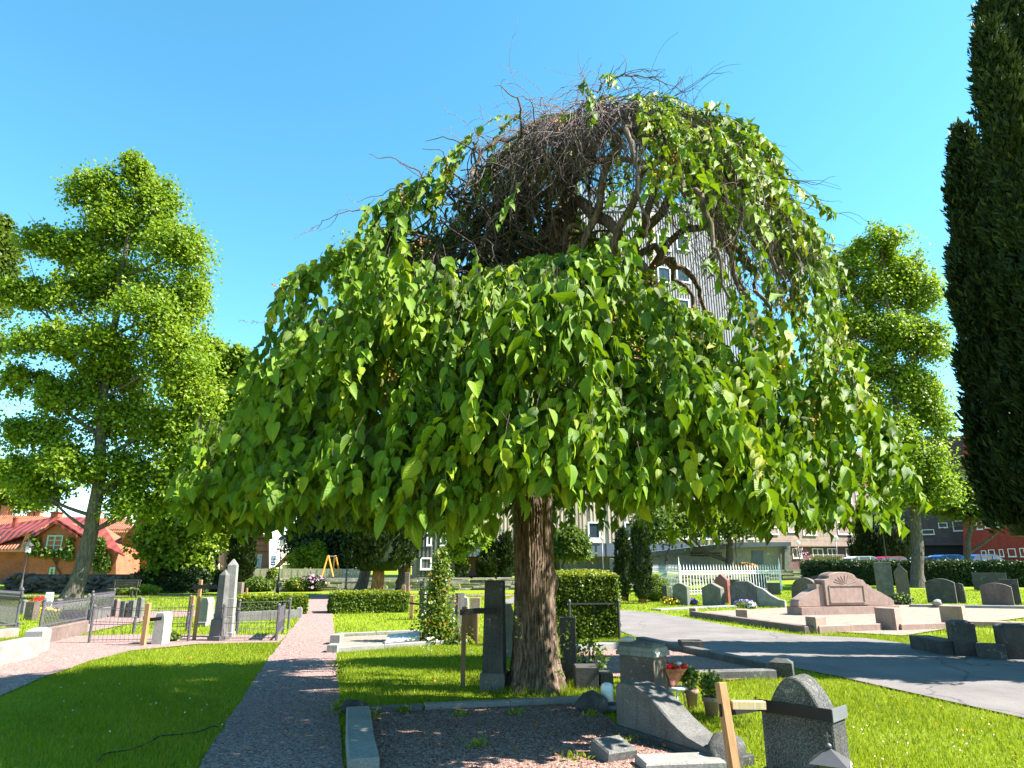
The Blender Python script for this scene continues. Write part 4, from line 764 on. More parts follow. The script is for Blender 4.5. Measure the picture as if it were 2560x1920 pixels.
# ---- brick cottage
B = Bld('brick_cottage', 'orange brick cottage with a red gabled roof and ivy behind the stone wall', 150, 60, 'house')
B.slab('gable_wall', 'brick_orange', [(72, 1475), (290, 1475), (290, 1375), (205, 1345), (145, 1305), (90, 1335), (72, 1345)], 0, 7)
B.slab('side_wall', 'brick_orange', [(-80, 1475), (72, 1475), (72, 1380), (-80, 1380)], 1.2, 6)
def roofplane(B, name, m, pts, parent=None):
    v = [B.q(*p) for p in pts]; mb = MB(); n = len(v); lo = [p - Vector((0, 0, .14)) for p in v]; mb.add(v + lo, [tuple(range(n)), tuple(reversed(range(n, 2 * n)))] + [(i, i + n, (i + 1) % n + n, (i + 1) % n) for i in range(n)]); return mb.build(name, m, parent or B.T)
roofplane(B, 'roof', 'roof_red', [(60, 1352, -.35), (145, 1299, -.35), (185, 1290, 7), (85, 1330, 7)]); roofplane(B, 'roof', 'roof_red', [(145, 1299, -.35), (232, 1352, -.35), (300, 1375, 3), (185, 1290, 7)])
roofplane(B, 'roof', 'roof_red', [(200, 1335, -.3), (312, 1388, -.3), (245, 1294, 5), (190, 1292, 5)]); roofplane(B, 'roof', 'roof_red', [(-80, 1384, .7), (84, 1326, .7), (150, 1292, 5), (-60, 1320, 6)]); roofplane(B, 'roof', 'tile_orange', [(-80, 1378, .2), (50, 1370, .2), (62, 1340, 2), (-80, 1345, 2)])
MB().prism([(p.x, p.z) for p in (B.q(92, 1338), B.q(145, 1303), B.q(200, 1338), B.q(200, 1344), B.q(145, 1310), B.q(92, 1344))], -.4, -.2).build('bargeboard', 'roof_red', B.T)
B.window(114, 1338, 160, 1376, 0, 'teal_paint', mull=1, bars=2, fw=.12); B.window(119, 1418, 140, 1459, 0, 'teal_paint', bars=3, fw=.14); B.window(199, 1420, 205, 1458, 0, 'teal_paint', bars=3, fw=.09)
d_ = B.q(246, 1470); MB().box((d_.x, -.03, d_.z + 1.4), (1.3, .1, 2.9)).build('door', 'bench_wood', B.T)
MB().prism([(p.x, p.z) for p in (B.q(112, 1384), B.q(165, 1384), B.q(165, 1380), B.q(112, 1380))], -.12, 0).build('brick_band', 'roof_red', B.T)
iv = []
for (x0, x1, y0, y1, k) in ((70, 100, 1345, 1390, 260), (100, 175, 1372, 1392, 260), (165, 182, 1345, 1400, 180), (215, 262, 1345, 1400, 700), (235, 275, 1390, 1425, 400)):
    for _ in range(k): p = B.q(rng.uniform(x0, x1), rng.uniform(y0, y1), -.12 - rng.random() * .25); iv.append(tuple(p))
leaf_cloud(np.array(iv), np.tile([0, -1, .6], (len(iv), 1)), .28, 'maple_leaf_dark', 'ivy', B.T)
V_ = [smooth_path([B.q(165, 1460, -.1), B.q(155, 1440, -.1), B.q(140, 1415, -.1), B.q(128 + 8 * k, 1385, -.1)], 10) for k in range(5)]; V, Q = tubes_np(V_, [np.linspace(.05, .02, 10)] * 5, 5); link('vine_stems', npmesh('vine_stems', V, Q, m='twig_dark'), B.T)
B.chimney(125, 1282, 146, 1297, 5); B.chimney(231, 1282, 246, 1300, 5, 'roof_red'); B.chimney(28, 1296, 40, 1320, 4, 'roof_red')
B = Bld('annex_house', 'dark red roofed brick annex with a teal framed window beside the cottage', 325, 64, 'house')
B.slab('wall', 'brick_orange', [(285, 1480), (420, 1480), (420, 1385), (360, 1285), (285, 1375)], 0, 7); roofplane(B, 'roof', 'roof_red', [(275, 1388, -.4), (360, 1278, -.4), (380, 1278, 7), (285, 1385, 7)]); roofplane(B, 'roof', 'roof_red', [(360, 1278, -.4), (430, 1390, -.4), (430, 1388, 7), (380, 1278, 7)])
B.window(329, 1400, 352, 1433, 0, 'teal_paint', fw=.12, mull=1)
B = Bld('row_house', 'long orange tiled roof with brick chimneys beyond the cottage', 40, 88, 'house')
B.slab('wall', 'brick_pink', [(-260, 1460), (330, 1460), (330, 1322), (-260, 1322)], 0, 8); roofplane(B, 'roof', 'tile_orange', [(-270, 1330, -.5), (335, 1330, -.5), (330, 1297, 5), (-260, 1280, 5)])
for c_ in ((0, 1265, 22, 1284), (66, 1281, 84, 1290), (87, 1280, 101, 1290)): B.chimney(*c_, 5, 'brick_pink')
# ---- brick lodge with cornice
B = Bld('brick_lodge', 'pale pink brick lodge with a stepped cornice behind the plank fence', 645, 84, 'house', math.radians(26))
B.slab('wall', 'brick_pink', B.rect(560, 1348, 673, 1460), 0, 9); B.slab('parapet', 'brick_pink', [(560, 1338), (664, 1338), (640, 1322), (622, 1312), (612, 1290), (560, 1290)], .4, 8)
for k, (y0, y1, e) in enumerate(((1340, 1344, .45), (1344, 1348, .3), (1350, 1352, .15))): B.slab('cornice', 'roof_red' if k == 1 else 'brick_orange', B.rect(558, y0, 676 + 2 * (2 - k), y1), -e, .6 + e)
for x in range(10):
    B.slab('brick_dentil', 'brick_orange', B.rect(618 + x * 5, 1362, 621 + x * 5, 1366), -.08, .06)
B.slab('string_course', 'brick_orange', B.rect(560, 1377, 673, 1380), -.1, .08)
B.window(617, 1386, 630, 1424, 0, 'frame_white', bars=3, mull=1, fw=.12); B.window(641, 1386, 655, 1424, 0, 'frame_white', bars=3, mull=1, fw=.12)
B = Bld('far_house', 'far yellow plastered house with a tan roof beyond the parking sign', 712, 120, 'house')
B.slab('wall', 'plaster_yellow', B.rect(705, 1412, 760, 1440), 0, 8); roofplane(B, 'roof', 'tile_orange', [(685, 1418, -.3), (725, 1376, -.3), (745, 1372, 8), (700, 1416, 8)]); roofplane(B, 'roof', 'plaster_yellow', [(725, 1376, -.3), (770, 1405, -.3), (775, 1402, 8), (745, 1372, 8)])
# ---- tower block with ribbed metal cladding
B = Bld('tower_block', 'tall grey tower block with ribbed metal cladding seen through the elm', 1650, 78, 'building', math.radians(18))
TB = B; B.slab('wall', 'clad_grey', B.rect(1400, 520, 1830, 1440), 0, 14)
B.slab('roof_edge', 'metal_blue', B.rect(1396, 508, 1834, 528), -.3, 14.6)
ribs = MB(); a, b_ = B.q(1402, 1390), B.q(1828, 530)
n_ = int((b_.x - a.x) / .38)
for k in range(n_): x = a.x + (k + .5) * .38; ribs.box((x, -.09, (a.z + b_.z) / 2), (.2, .17, b_.z - a.z - .3))
ribs.build('cladding_ribs', 'clad_grey', B.T)
B.slab('corner_post', 'clad_beige', B.rect(1626, 530, 1638, 1390), -.25, .3); B.slab('corner_post', 'clad_beige', B.rect(1404, 530, 1414, 1390), -.25, .3)
for r_ in range(10):
    y0 = 590 + 80 * r_
    for x0, x1 in ((1645, 1675), (1692, 1722)):
        W = B.window(x0, y0, x1, y0 + 34, -.2, 'frame_white', fw=.16)
# ---- low wing: striped beige cladding above a blue grey fascia
B = Bld('clad_wing', 'low wing with beige striped cladding, white windows and a blue grey canopy', 1400, 74, 'building', math.radians(13))
B.slab('wall', 'clad_beige', B.rect(1060, 1210, 1905, 1362), 0, 10); B.slab('ground_floor', 'interior_dark', B.rect(1060, 1362, 1640, 1445), 1.5, 8)
ribs = MB(); a, b_ = B.q(1140, 1362), B.q(1900, 1215)
for k in range(int((b_.x - a.x) / .42)):
    x = a.x + (k + .5) * .42
    if k % 5 == 4: continue
    ribs.box((x, -.07, (a.z + b_.z) / 2), (.22, .14, b_.z - a.z))
ribs.build('cladding_ribs', 'clad_beige', B.T)
B.slab('dark_bay', 'clad_dark', B.rect(1040, 1210, 1146, 1445), -.6, 5); rb = MB(); a, b_ = B.q(1042, 1440, -.6), B.q(1144, 1215, -.6)
for k in range(int((b_.x - a.x) / .4)): rb.box((a.x + (k + .5) * .4, -.66, (a.z + b_.z) / 2), (.2, .12, b_.z - a.z))
rb.build('cladding_ribs', 'clad_dark', B.T)
for x0, y0, x1, y1, dy in ((1100, 1332, 1118, 1364, -.72), (1066, 1332, 1080, 1364, -.72), (1050, 1394, 1079, 1424, -.72), (1094, 1394, 1114, 1424, -.72)): B.window(x0, y0, x1, y1, dy, 'frame_white', fw=.14)
B.slab('canopy_fascia', 'metal_blue', B.rect(1143, 1358, 1740, 1391), -1.4, 3); cm = MB(); a, b_ = B.q(1143, 1391, -1.4), B.q(1740, 1358, -1.4)
for k in range(24): cm.box((a.x + (b_.x - a.x) * (k + .5) / 24, -1.43, (a.z + b_.z) / 2), (.07, .06, b_.z - a.z - .06))
cm.build('fascia_joints', 'metal_dark', B.T, kind='stuff'); B.slab('canopy_edge', 'frame_white', B.rect(1410, 1349, 1505, 1357), -1.5, .4)
for x0, x1 in ((1682, 1718), (1740, 1775), (1562, 1597), (1470, 1500), (1800, 1830), (1850, 1880)): B.window(x0, 1305, x1, 1348, -.16, 'frame_white', fw=.16)
for x0, x1 in ((1140, 1168), (1193, 1213), (1230, 1262)): B.window(x0, 1396, x1, 1424, 1.5, 'frame_white', fw=.12)
B.slab('door', 'plank_grey', B.rect(1178, 1400, 1190, 1432), 1.4, .1); B.slab('brick_pier', 'brick_plum', B.rect(1168, 1392, 1193, 1440), 1.3, .3); B.slab('brick_pier', 'brick_red', B.rect(1538, 1392, 1560, 1436), 1.2, .3); B.slab('passage_wall', 'brick_red', B.rect(1470, 1394, 1536, 1420), 1.45, .1); gr = MB()
for k in range(9): p, q_ = B.q(1476 + k * 7, 1422, 1.2), B.q(1476 + k * 7, 1392, 1.2); gr.box((p.x, 1.2, (p.z + q_.z) / 2), (.05, .05, q_.z - p.z))
gr.build('railing', 'iron', B.T)
# ---- garage
B = Bld('garage', 'flat roofed concrete garage with a sloping eave and blue door', 1800, 64, 'garage', math.radians(2))
B.slab('wall', 'concrete', [(1650, 1440), (1975, 1440), (1975, 1362), (1840, 1364), (1650, 1384)], 0, 7); B.slab('roof', 'metal_blue', [(1640, 1390), (1840, 1369), (1978, 1365), (1978, 1355), (1840, 1356), (1640, 1378)], -.8, 9)
B.slab('door', 'metal_blue', B.rect(1880, 1377, 1909, 1412), -.06, .1); B.slab('wing_wall', 'granite_light', [(1962, 1440), (1976, 1440), (1976, 1368), (1962, 1372)], -.7, .6)
vb = MB()
for r_ in range(2):
    for k in range(16): p = B.q(1728 + k * 5, 1383 + r_ * 6, -.03); vb.box((p.x, -.02, p.z), (.11, .06, .14))
vb.build('vent_blocks', 'interior_dark', B.T, kind='stuff')
# ---- mauve panel block
B = Bld('housing_block', 'mauve panel housing block with small white framed windows', 2080, 84, 'building', math.radians(24))
B.slab('wall', 'panel_mauve', B.rect(1860, 1130, 2240, 1366), 0, 10); B.slab('ground_floor', 'brick_plum', B.rect(1860, 1366, 2240, 1440), .5, 9)
for x0, y0, x1, y1 in ((1925, 1318, 1944, 1336), (1970, 1312, 1992, 1330), (2008, 1311, 2038, 1338), (2095, 1306, 2124, 1336), (2137, 1312, 2160, 1326), (2187, 1311, 2206, 1324), (2010, 1235, 2040, 1262), (2096, 1230, 2126, 1258), (2140, 1236, 2160, 1250), (1925, 1242, 1944, 1260)): B.window(x0, y0, x1, y1, 0, 'frame_white', fw=.09)
for x0, x1 in ((1982, 2002), (2032, 2056), (2070, 2090), (2116, 2140), (2190, 2204)): B.window(x0, 1371, x1, 1396, .5, 'frame_white', fw=.1, mull=1)
B = Bld('housing_wing', 'mauve wing of the housing block, darkened in colour for its shade', 2340, 88, 'building', math.radians(-42))
B.slab('wall', 'panel_mauve_shade', B.rect(2236, 1090, 2425, 1363), 0, 9); B.slab('ground_floor', 'interior_dark', B.rect(2236, 1363, 2425, 1440), .6, 8)  # shade of this wing is put into the dark panel colour
for x0, y0, x1, y1 in ((2306, 1323, 2335, 1337), (2347, 1306, 2368, 1320), (2384, 1301, 2412, 1328), (2306, 1240, 2335, 1254), (2384, 1225, 2412, 1250)): B.window(x0, y0, x1, y1, 0, 'frame_white', fw=.1)
B = Bld('red_block', 'dark red brick block with narrow white windows', 2500, 80, 'building', math.radians(-50))
B.slab('wall', 'brick_red', B.rect(2408, 1020, 2720, 1440), 0, 9)
for x0, y0, x1, y1 in ((2443, 1294, 2452, 1324), (2463, 1290, 2479, 1320), (2490, 1286, 2498, 1318), (2509, 1283, 2528, 1314), (2541, 1280, 2550, 1312), (2455, 1376, 2465, 1392), (2473, 1374, 2486, 1392), (2500, 1373, 2508, 1392), (2522, 1371, 2538, 1392), (2552, 1370, 2560, 1392)): B.window(x0, y0, x1, y1, 0, 'frame_white', fw=.08)
# ---- dry stone retaining wall
WT = thing('retaining_wall', 'dry stone retaining wall of thin grey slabs below the terrace', 'wall', (0, 0, 0)); vars_ = []
for k in range(6):
    m_ = MB(); w = rng.uniform(.8, 1.2); m_.box((0, 0, 0), (w, .34, .12), 0, .015, (rng.normal(0, .02), rng.normal(0, .012)), rng.uniform(.93, 1.0)); vars_.append((w, m_.mesh('stone', 'drystone')))
cnt = 0; rest_ = MB()
def wall_run(x0, x1, rows, hrow=.14):
    global cnt
    for r_ in range(rows):
        x = x0 + rng.uniform(0, .6)
        while x < x1:
            w, me = vars_[int(rng.integers(6))]; s_ = rng.uniform(.8, 1.7); y = float(wall_y(x)); z = h(x, y - .5) + .06 + r_ * hrow; sl = math.atan2(float(wall_y(x + 1)) - y, 1); seen = any(abs(P(px, 1440, y).x - x) < wd * y / F for px, wd in ((770, 190), (1230, 120), (1450, 90), (2080, 110)))
            if seen and cnt < 300: link('stone', me, WT, (x + w * s_ / 2, y + rng.normal(0, .03), z), (0, 0, sl), (s_, 1, rng.uniform(.9, 1.08))); cnt += 1
            else: rest_.box((x + w * s_ / 2, y + rng.normal(0, .03), z), (w * s_ * .97, .34, .125), sl, 0, (rng.normal(0, .02), 0))
            x += w * s_ + .02
wall_run(-24, 26, 6); rest_.build('wall_stones', 'drystone', WT, kind='stuff')
# ---- field stone wall in front of the cottage
FT = thing('field_stone_wall', 'mossy field stone wall in front of the brick cottage', 'wall', (0, 0, 0)); rk = []
def rock(k, r=1.0, m='fieldstone', name='stone', sub=2):
    import bmesh
    bm = bmesh.new(); bmesh.ops.create_icosphere(bm, subdivisions=sub, radius=r); q = np.array([v.co[:] for v in bm.verts]); w = 1 + .26 * fbm(q / r, 400 + k, 2.2, 2) + .10 * fbm(q / r, 500 + k, 7.0, 2)
    for v, s_ in zip(bm.verts, w): v.co = v.co * float(s_)
    me = bpy.data.meshes.new(name); bm.to_mesh(me); bm.free(); me.materials.append(MATS[m]); me.polygons.foreach_set('use_smooth', [True] * len(me.polygons)); return me
rk = [rock(k, .5, sub=2) for k in range(5)]
xa, xb = P(-40, 1490, 41).x, P(300, 1490, 41).x; x = xa; cc = 0
while x < xb:
    z = 0
    for r_ in range(4): w = rng.uniform(.34, .62); link('stone', rk[cc % 5], FT, (x + rng.normal(0, .08), 43 + rng.normal(0, .08), r_ * .26 + .13), (rng.normal(0, .3), rng.normal(0, .3), rng.uniform(0, 3)), (w * 1.5, w * 1.2, w * .62)); cc += 1
    x += .42
MB().box(((xa + xb) / 2, 43.2, .55), (xb - xa, .5, 1.1)).build('rubble_core', 'soil', FT)
# ---- plank fence of the playground
PF = thing('plank_fence', 'weathered vertical plank fence around the playground', 'fence', (P(740, 1440, 74).x, 74, .3)); pm = MB().box((0, 0, .5), (.30, .03, 1.0)).mesh('plank', 'plank_grey'); x0, x1 = P(600, 1440, 74).x, P(905, 1440, 74).x; k = 0; x = x0
while x < x1: link('plank', pm, PF, (x - PF.location.x, rng.normal(0, .01), rng.normal(0, .012)), None, (1, 1, 1.02)); x += .335; k += 1
MB().box(((x0 + x1) / 2 - PF.location.x, .06, .25), (x1 - x0, .05, .1)).box(((x0 + x1) / 2 - PF.location.x, .06, .8), (x1 - x0, .05, .1)).build('rail', 'plank_grey', PF)
# ---- swing
SW = thing('swing_frame', 'orange timber swing frame by the plank fence', 'swing', (P(825, 1440, 70).x, 70, h(P(825, 1440, 70).x, 70))); b0 = SW.location
def leg_(a, b): pa, pb = P(*a) - b0, P(*b) - b0; MB().tube([pa, pb], .085, 8).build('leg', 'swing_orange', SW)
leg_((804, 1442, 69.5), (820, 1389, 70)); leg_((833, 1442, 69.5), (821, 1389, 70)); leg_((830, 1440, 72), (838, 1389, 71.5)); leg_((851, 1440, 72), (839, 1389, 71.5))
MB().tube([P(818, 1391, 70) - b0, P(841, 1391, 71.5) - b0], .07, 8).build('crossbar', 'lantern_metal', SW); ch = MB()
for px in (826, 833): ch.tube([P(px, 1391, 70.7) - b0, P(px, 1428, 70.7) - b0], .015, 4)
ch.build('chains', 'iron', SW); p = P(829.5, 1429, 70.7) - b0; MB().box(p, (.45, .2, .04)).build('seat', 'rubber', SW)
# ---- parking sign
p0 = P(681, 1425, 72); ST = thing('parking_sign', 'blue parking sign with a white P above a smaller blue plate', 'sign', (p0.x, 72, h(p0.x, 72))); s_ = sc(72); MB().tube([(0, .03, 0), (0, .03, P(681, 1388, 72).z - ST.location.z)], .035, 8).build('post', 'lantern_metal', ST)
zc = P(681, 1396, 72).z - ST.location.z; w = 12.5 * s_; PL = MB().box((0, 0, zc), (w, .03, w), 0, .004).build('plate', 'sign_blue', ST); L2 = MB().box((0, 0, zc - w * .98), (w * .95, .03, w * .85)).build('plate', 'sign_blue', ST)
cu = bpy.data.curves.new('letter', 'FONT'); cu.body = 'P'; cu.size = w * .95; cu.align_x = 'CENTER'; cu.align_y = 'CENTER'; cu.extrude = .004; cu.materials.append(MATS['sign_white']); t0_ = bpy.data.objects.new('letter_curve', cu); COL.objects.link(t0_); bpy.context.view_layer.update(); me_ = bpy.data.meshes.new_from_object(t0_.evaluated_get(bpy.context.evaluated_depsgraph_get())); bpy.data.objects.remove(t0_); lo = link('letter', me_, PL); lo.location = (0, -.021, zc); lo.rotation_euler = (math.pi / 2, 0, 0)
bo = MB()
for sx, sz, lx, lz in ((0, .46, .96, .05), (0, -.46, .96, .05), (.46, 0, .05, .96), (-.46, 0, .05, .96)): bo.box((sx * w, -.017, zc + sz * w), (lx * w, .006, lz * w))
bo.build('border', 'sign_white', PL); MB().box((0, -.017, zc - w * .98), (w * .6, .006, w * .18)).build('symbol', 'sign_white', L2)
# ---- cars
def car(label, x0, ytop, x1, D, col, kind='hatch', flip=1):
    """parked car; length follows from the roof seen above the hedge"""
    pc = P((x0 + x1) / 2, ytop, D); zt = pc.z; T = thing('parked_car', label, 'car', (pc.x, D, zt - 1.46), 0, 'cars parked behind the hedge'); L = 4.2; Wd = 1.72
    low = [(-2.1, .35), (2.1, .35), (2.12, .72), (1.95, .88), (1.0, .98), (-1.85, 1.0), (-2.1, .8)]; top = [(-1.8, .95), (1.02, .95), (.42, 1.40), (.1, 1.46), (-1.05, 1.44), (-1.5, 1.3)]
    low = [(x * flip, z) for x, z in low]; top = [(x * flip, z) for x, z in top]
    MB().prism(low if flip > 0 else low[::-1], -Wd / 2, Wd / 2, .07).build('body', col, T, False); c = MB().prism(top if flip > 0 else top[::-1], -Wd / 2 + .1, Wd / 2 - .1, .06).build('cabin', 'car_glass', T)
    MB().prism([(x, z) for x, z in ([(.46 * flip, 1.40), (.1 * flip, 1.475), (-1.06 * flip, 1.455), (-1.55 * flip, 1.31), (-1.52 * flip, 1.27), (-1.05 * flip, 1.40), (.1 * flip, 1.42), (.44 * flip, 1.36)])], -Wd / 2 + .07, Wd / 2 - .07).build('roof', col, T)
    for x in (.0, -.95): MB().box((x * flip, -Wd / 2 + .08, 1.18), (.07, .05, .46)).build('pillar', col, T)
    for sy in (-1, 1):
        for sx in (-1.28, 1.3): w_ = MB().tube([(sx * flip, sy * (Wd / 2 - .2), .31), (sx * flip, sy * (Wd / 2 - .0), .31)], .31, 16).build('wheel', 'rubber', T); MB().tube([(sx * flip, sy * (Wd / 2 - .05), .31), (sx * flip, sy * (Wd / 2 + .01), .31)], .2, 12).build('rim', 'lantern_metal', w_)
    for sy in (-.6, .6): MB().box((2.06 * flip, sy, .72), (.12, .34, .13)).build('headlight', 'lamp_glass', T); MB().box((-2.02 * flip, sy * 1.1, .85), (.12, .2, .2)).build('taillight', 'red_petal', T)
    return T
car('white hatchback parked beside the cone shaped cypress', 2128, 1391, 2198, 58, 'car_white'); car('magenta red car parked behind the lantern post', 2205, 1391, 2268, 60, 'car_red'); car('silver blue car parked beside the maple trunk', 2296, 1392, 2342, 62, 'car_silver', 'hatch', 1)
car('white car parked between the silver car and the blue one', 2322, 1389, 2366, 66, 'car_white', 'hatch', -1); car('bright blue car parked next to the roadside tree', 2345, 1387, 2410, 61, 'car_blue'); car('bright blue car parked in front of the red brick block', 2432, 1386, 2498, 58, 'car_blue')
# ---- lamps
def lantern_post(label, px, ytop, D, m='iron', white=False):
    p = P(px, 1440, D); z0 = h(p.x, D); T = thing('lamp_post', label, 'lamp post', (p.x, D, z0)); Ht = P(px, ytop, D).z - z0; k = Ht / 3.5
    MB().lathe([(.10, 0), (.10, .5 * k), (.07, .55 * k), (.06, .95 * k), (.035, 1.0 * k), (.03, Ht - .75), (.05, Ht - .72), (.02, Ht - .68)], 12).build('post', m, T, True); hd = MB()
    for sx, sy in ((-1, -1), (1, -1), (1, 1), (-1, 1)): hd.tube([(sx * .10, sy * .10, Ht - .68), (sx * .17, sy * .17, Ht - .28)], .014, 4)
    hd.box((0, 0, Ht - .67), (.24, .24, .03)).build('lantern_frame', m, T); MB().box((0, 0, Ht - .48), (.19, .19, .36), 0, 0, None, 1.0).build('lantern_glass', 'lamp_glass', T)
    MB().lathe([(.27, Ht - .28), (.24, Ht - .24), (.12, Ht - .12), (.06, Ht - .08), (.06, Ht - .04), (.015, Ht)], 8).build('lantern_roof', 'frame_white' if white else m, T); return T
lantern_post('black lantern post on the lawn beside the gravel path', 697, 1337, 41.5); lantern_post('black lantern post in front of the brick cottage', 58, 1352, 40); lantern_post('lantern post with a pale roof in front of the tall cypress', 2222, 1303, 56, white=True)
def globe_post(label, px, ytop, D, kind='globe', r=.22):
    p = P(px, 1440, D); z0 = h(p.x, D); T = thing('globe_lamp' if kind == 'globe' else 'lamp_pole', label, 'lamp post', (p.x, D, z0)); Ht = P(px, ytop, D).z - z0; MB().lathe([(.07, 0), (.06, 1), (.04, 1.05), (.035, Ht - r * 1.6)], 10).build('post', 'lantern_metal', T, True)
    MB().lathe([(r * math.cos(a), Ht - r + r * math.sin(a)) for a in np.linspace(-1.5, 1.55, 9)], 14).build('globe', 'globe', T, True)
globe_post('white globe lamp in front of the striped cladding', 1845, 1331, 62, r=.26); globe_post('white globe lamp in front of the mauve block by the flowering bush', 2004, 1352, 74); globe_post('white globe lamp beside the wooden planter', 2100, 1338, 70, r=.26)
globe_post('slim lamp pole by the granite gate post', 1508, 1340, 52, r=.15); globe_post('slim lamp pole at the corner of the low hedge', 866, 1400, 36.5, r=.1)
# ================================================================ graves, fences and small things
def arc(x0, x1, z0, rise, n=9):
    return [(x0 + (x1 - x0) * i / n, z0 + rise * (1 - ((2 * i / n) - 1) ** 2)) for i in range(n + 1)]
def outline(shape, w, hh):
    x = w / 2
    if shape == 'flat': return [(-x, 0), (x, 0), (x, hh), (-x, hh)]
    if shape == 'round': r = x; return [(-x, 0), (x, 0)] + [(x * math.cos(a), hh - r + r * math.sin(a)) for a in np.linspace(0, math.pi, 13)]
    if shape == 'bow': return [(-x, 0), (x, 0)] + arc(x, -x, hh * .84, hh * .16)
    if shape == 'gable': return [(-x, 0), (x, 0), (x, hh * .78), (0, hh), (-x, hh * .78)]
    if shape == 'clipped': return [(-x, 0), (x, 0), (x, hh * .8), (x * .6, hh), (-x * .6, hh), (-x, hh * .8)]
    if shape == 'shoulder': return [(-x, 0), (x, 0), (x, hh * .7), (x * .86, hh * .72)] + arc(x * .74, -x * .74, hh * .72, hh * .28, 12) + [(-x * .86, hh * .72), (-x, hh * .7)]
    if shape == 'rough': return [(-x, 0), (x, 0), (x * .96, hh * .5), (x * .85, hh * .93), (x * .2, hh), (-x * .6, hh * .95), (-x, hh * .7)]
    if shape == 'taper': return [(-x, 0), (x, 0), (x * .86, hh * .98), (x * .8, hh), (-x * .8, hh), (-x * .86, hh * .98)]
def headstone(label, x0, x1, yt, yb, shape, m, dep=.16, rz=0, plinth=.0, pm=None, name='headstone', group=None, foot=None):
    """headstone whose front stands at ground pixel yb"""
    g = foot or G((x0 + x1) / 2, yb); g = Vector((g[0], g[1], h(g[0], g[1]))); D = g.y; s_ = D / F / ray(0, (yt + yb) / 2).y; w = max(.08, ((x1 - x0) * s_ - abs(math.sin(rz)) * dep) / max(.5, math.cos(rz))); hh = P((x0 + x1) / 2, yt, D).z - g.z
    T = thing(name, label, 'gravestone', g, rz, group); z0 = 0
    if plinth: MB().box((0, dep / 2, plinth / 2), (w * 1.18, dep * 1.5, plinth), 0, .012).build('plinth', pm or m, T); z0 = plinth
    o = [(x, z + z0 - (.02 if not plinth else 0)) for x, z in outline(shape, w, hh - z0)]; MB().prism(o, 0, dep, min(.012, w * .05)).build('slab', m, T); return T
def stake(label, px, yt, yb, wpx=9, m='stake_wood', lean=(0, 0), name='stake'):
    g = G(px, yb); s_ = g.y / F / ray(0, yb).y; w = wpx * s_; zt = P(px, yt, g.y).z; T = thing(name, label, 'stake', g); MB().box((lean[0] / 2, lean[1] / 2, zt / 2), (w, w, zt), 0, .004, (-math.atan2(lean[1], zt), math.atan2(lean[0], zt))).build('post', m, T); MB().box((lean[0], lean[1], zt - .012), (w * .9, w * .9, .03), .0).build('cut_end', 'stake_cut', T); return T
def strap(label, pts, hgt, m='strap', name='strap', th=.006):
    """flat band through world points"""
    pts = [Vector(p) for p in pts]; T = thing(name, label, 'strap', pts[0]); o = pts[0]; mb = MB()
    for a, b in zip(pts[:-1], pts[1:]): d = b - a; n = Vector((-d.y, d.x, 0)).normalized() * th; u = Vector((0, 0, hgt / 2)); mb.add([p - o for p in (a - n - u, b - n - u, b - n + u, a - n + u, a + n - u, b + n - u, b + n + u, a + n + u)], [(0, 1, 2, 3), (7, 6, 5, 4), (3, 2, 6, 7), (0, 4, 5, 1), (0, 3, 7, 4), (1, 5, 6, 2)])
    mb.build('band', m, T); return T
def kerb(label, a, b, w, hh, m, name='kerb_stone', cap=0):
    a = Vector((a[0], a[1], 0)); b = Vector((b[0], b[1], 0)); d = b - a; T = thing(name, label, 'kerb', ((a.x + b.x) / 2, (a.y + b.y) / 2, h((a.x + b.x) / 2, (a.y + b.y) / 2)), math.atan2(d.y, d.x)); n = max(1, round(d.length / 1.1))
    for k in range(n): L = d.length / n; MB().box(((k + .5) * L - d.length / 2, 0, hh / 2 - .03), (L - .008, w * rng.uniform(.97, 1.02), hh + .06 + rng.normal(0, .004)), rng.normal(0, .006), .012).build('stone', m, T)
    return T
def block(label, x0, x1, yt, yb, m, dep=.3, rz=0, pitch=0, name='corner_post'):
    g = G((x0 + x1) / 2, yb); s_ = g.y / F / ray(0, yb).y; w = ((x1 - x0) * s_) / (abs(math.cos(rz)) + abs(math.sin(rz)) * dep / .3 * .6); hh = P((x0 + x1) / 2, yt, g.y).z; T = thing(name, label, 'stone post', g, rz)
    MB().box((0, dep / 2, (hh - pitch) / 2 - .02), (w, dep, hh - pitch + .04), 0, .01).build('shaft', m, T)
    if pitch: MB().box((0, dep / 2, hh - pitch / 2), (w * 1.0, dep, pitch), 0, 0, None, .55).build('pitched_top', m, T)
    return T
def obelisk(label, xc, w0, w1, wp, yt, yp1, yp2, yb, m, rz=0):
    g = G(xc, yb); D = g.y; s_ = D / F / ray(0, 1540).y; z = lambda y: P(xc, y, D).z; T = thing('obelisk', label, 'gravestone', g, rz); Z1, Z2, ZT = z(yp1), z(yp2), z(yt); y0 = wp * s_ / 2
    MB().box((0, y0, Z2 * .12), (wp * s_ * 1.15, wp * s_ * 1.15, Z2 * .24), 0, .015).build('base_step', m, T); MB().box((0, y0, Z2 * .62), (wp * s_, wp * s_, Z2 * .76), 0, .02, None, .94).build('pedestal', m, T)
    MB().box((0, y0, (Z1 + Z2) / 2), (w1 * 1.16 * s_, w1 * 1.16 * s_, Z1 - Z2), 0, .02, None, .95).build('die', m, T); hs = ZT - Z1; tip = w0 * s_ * .75
    MB().box((0, y0, Z1 + (hs - tip) / 2), (w1 * s_, w1 * s_, hs - tip), 0, 0, None, w0 / w1).build('shaft', m, T); MB().box((0, y0, ZT - tip / 2), (w0 * s_, w0 * s_, tip), 0, 0, None, .08).build('tip', m, T); return T
R_ = math.radians
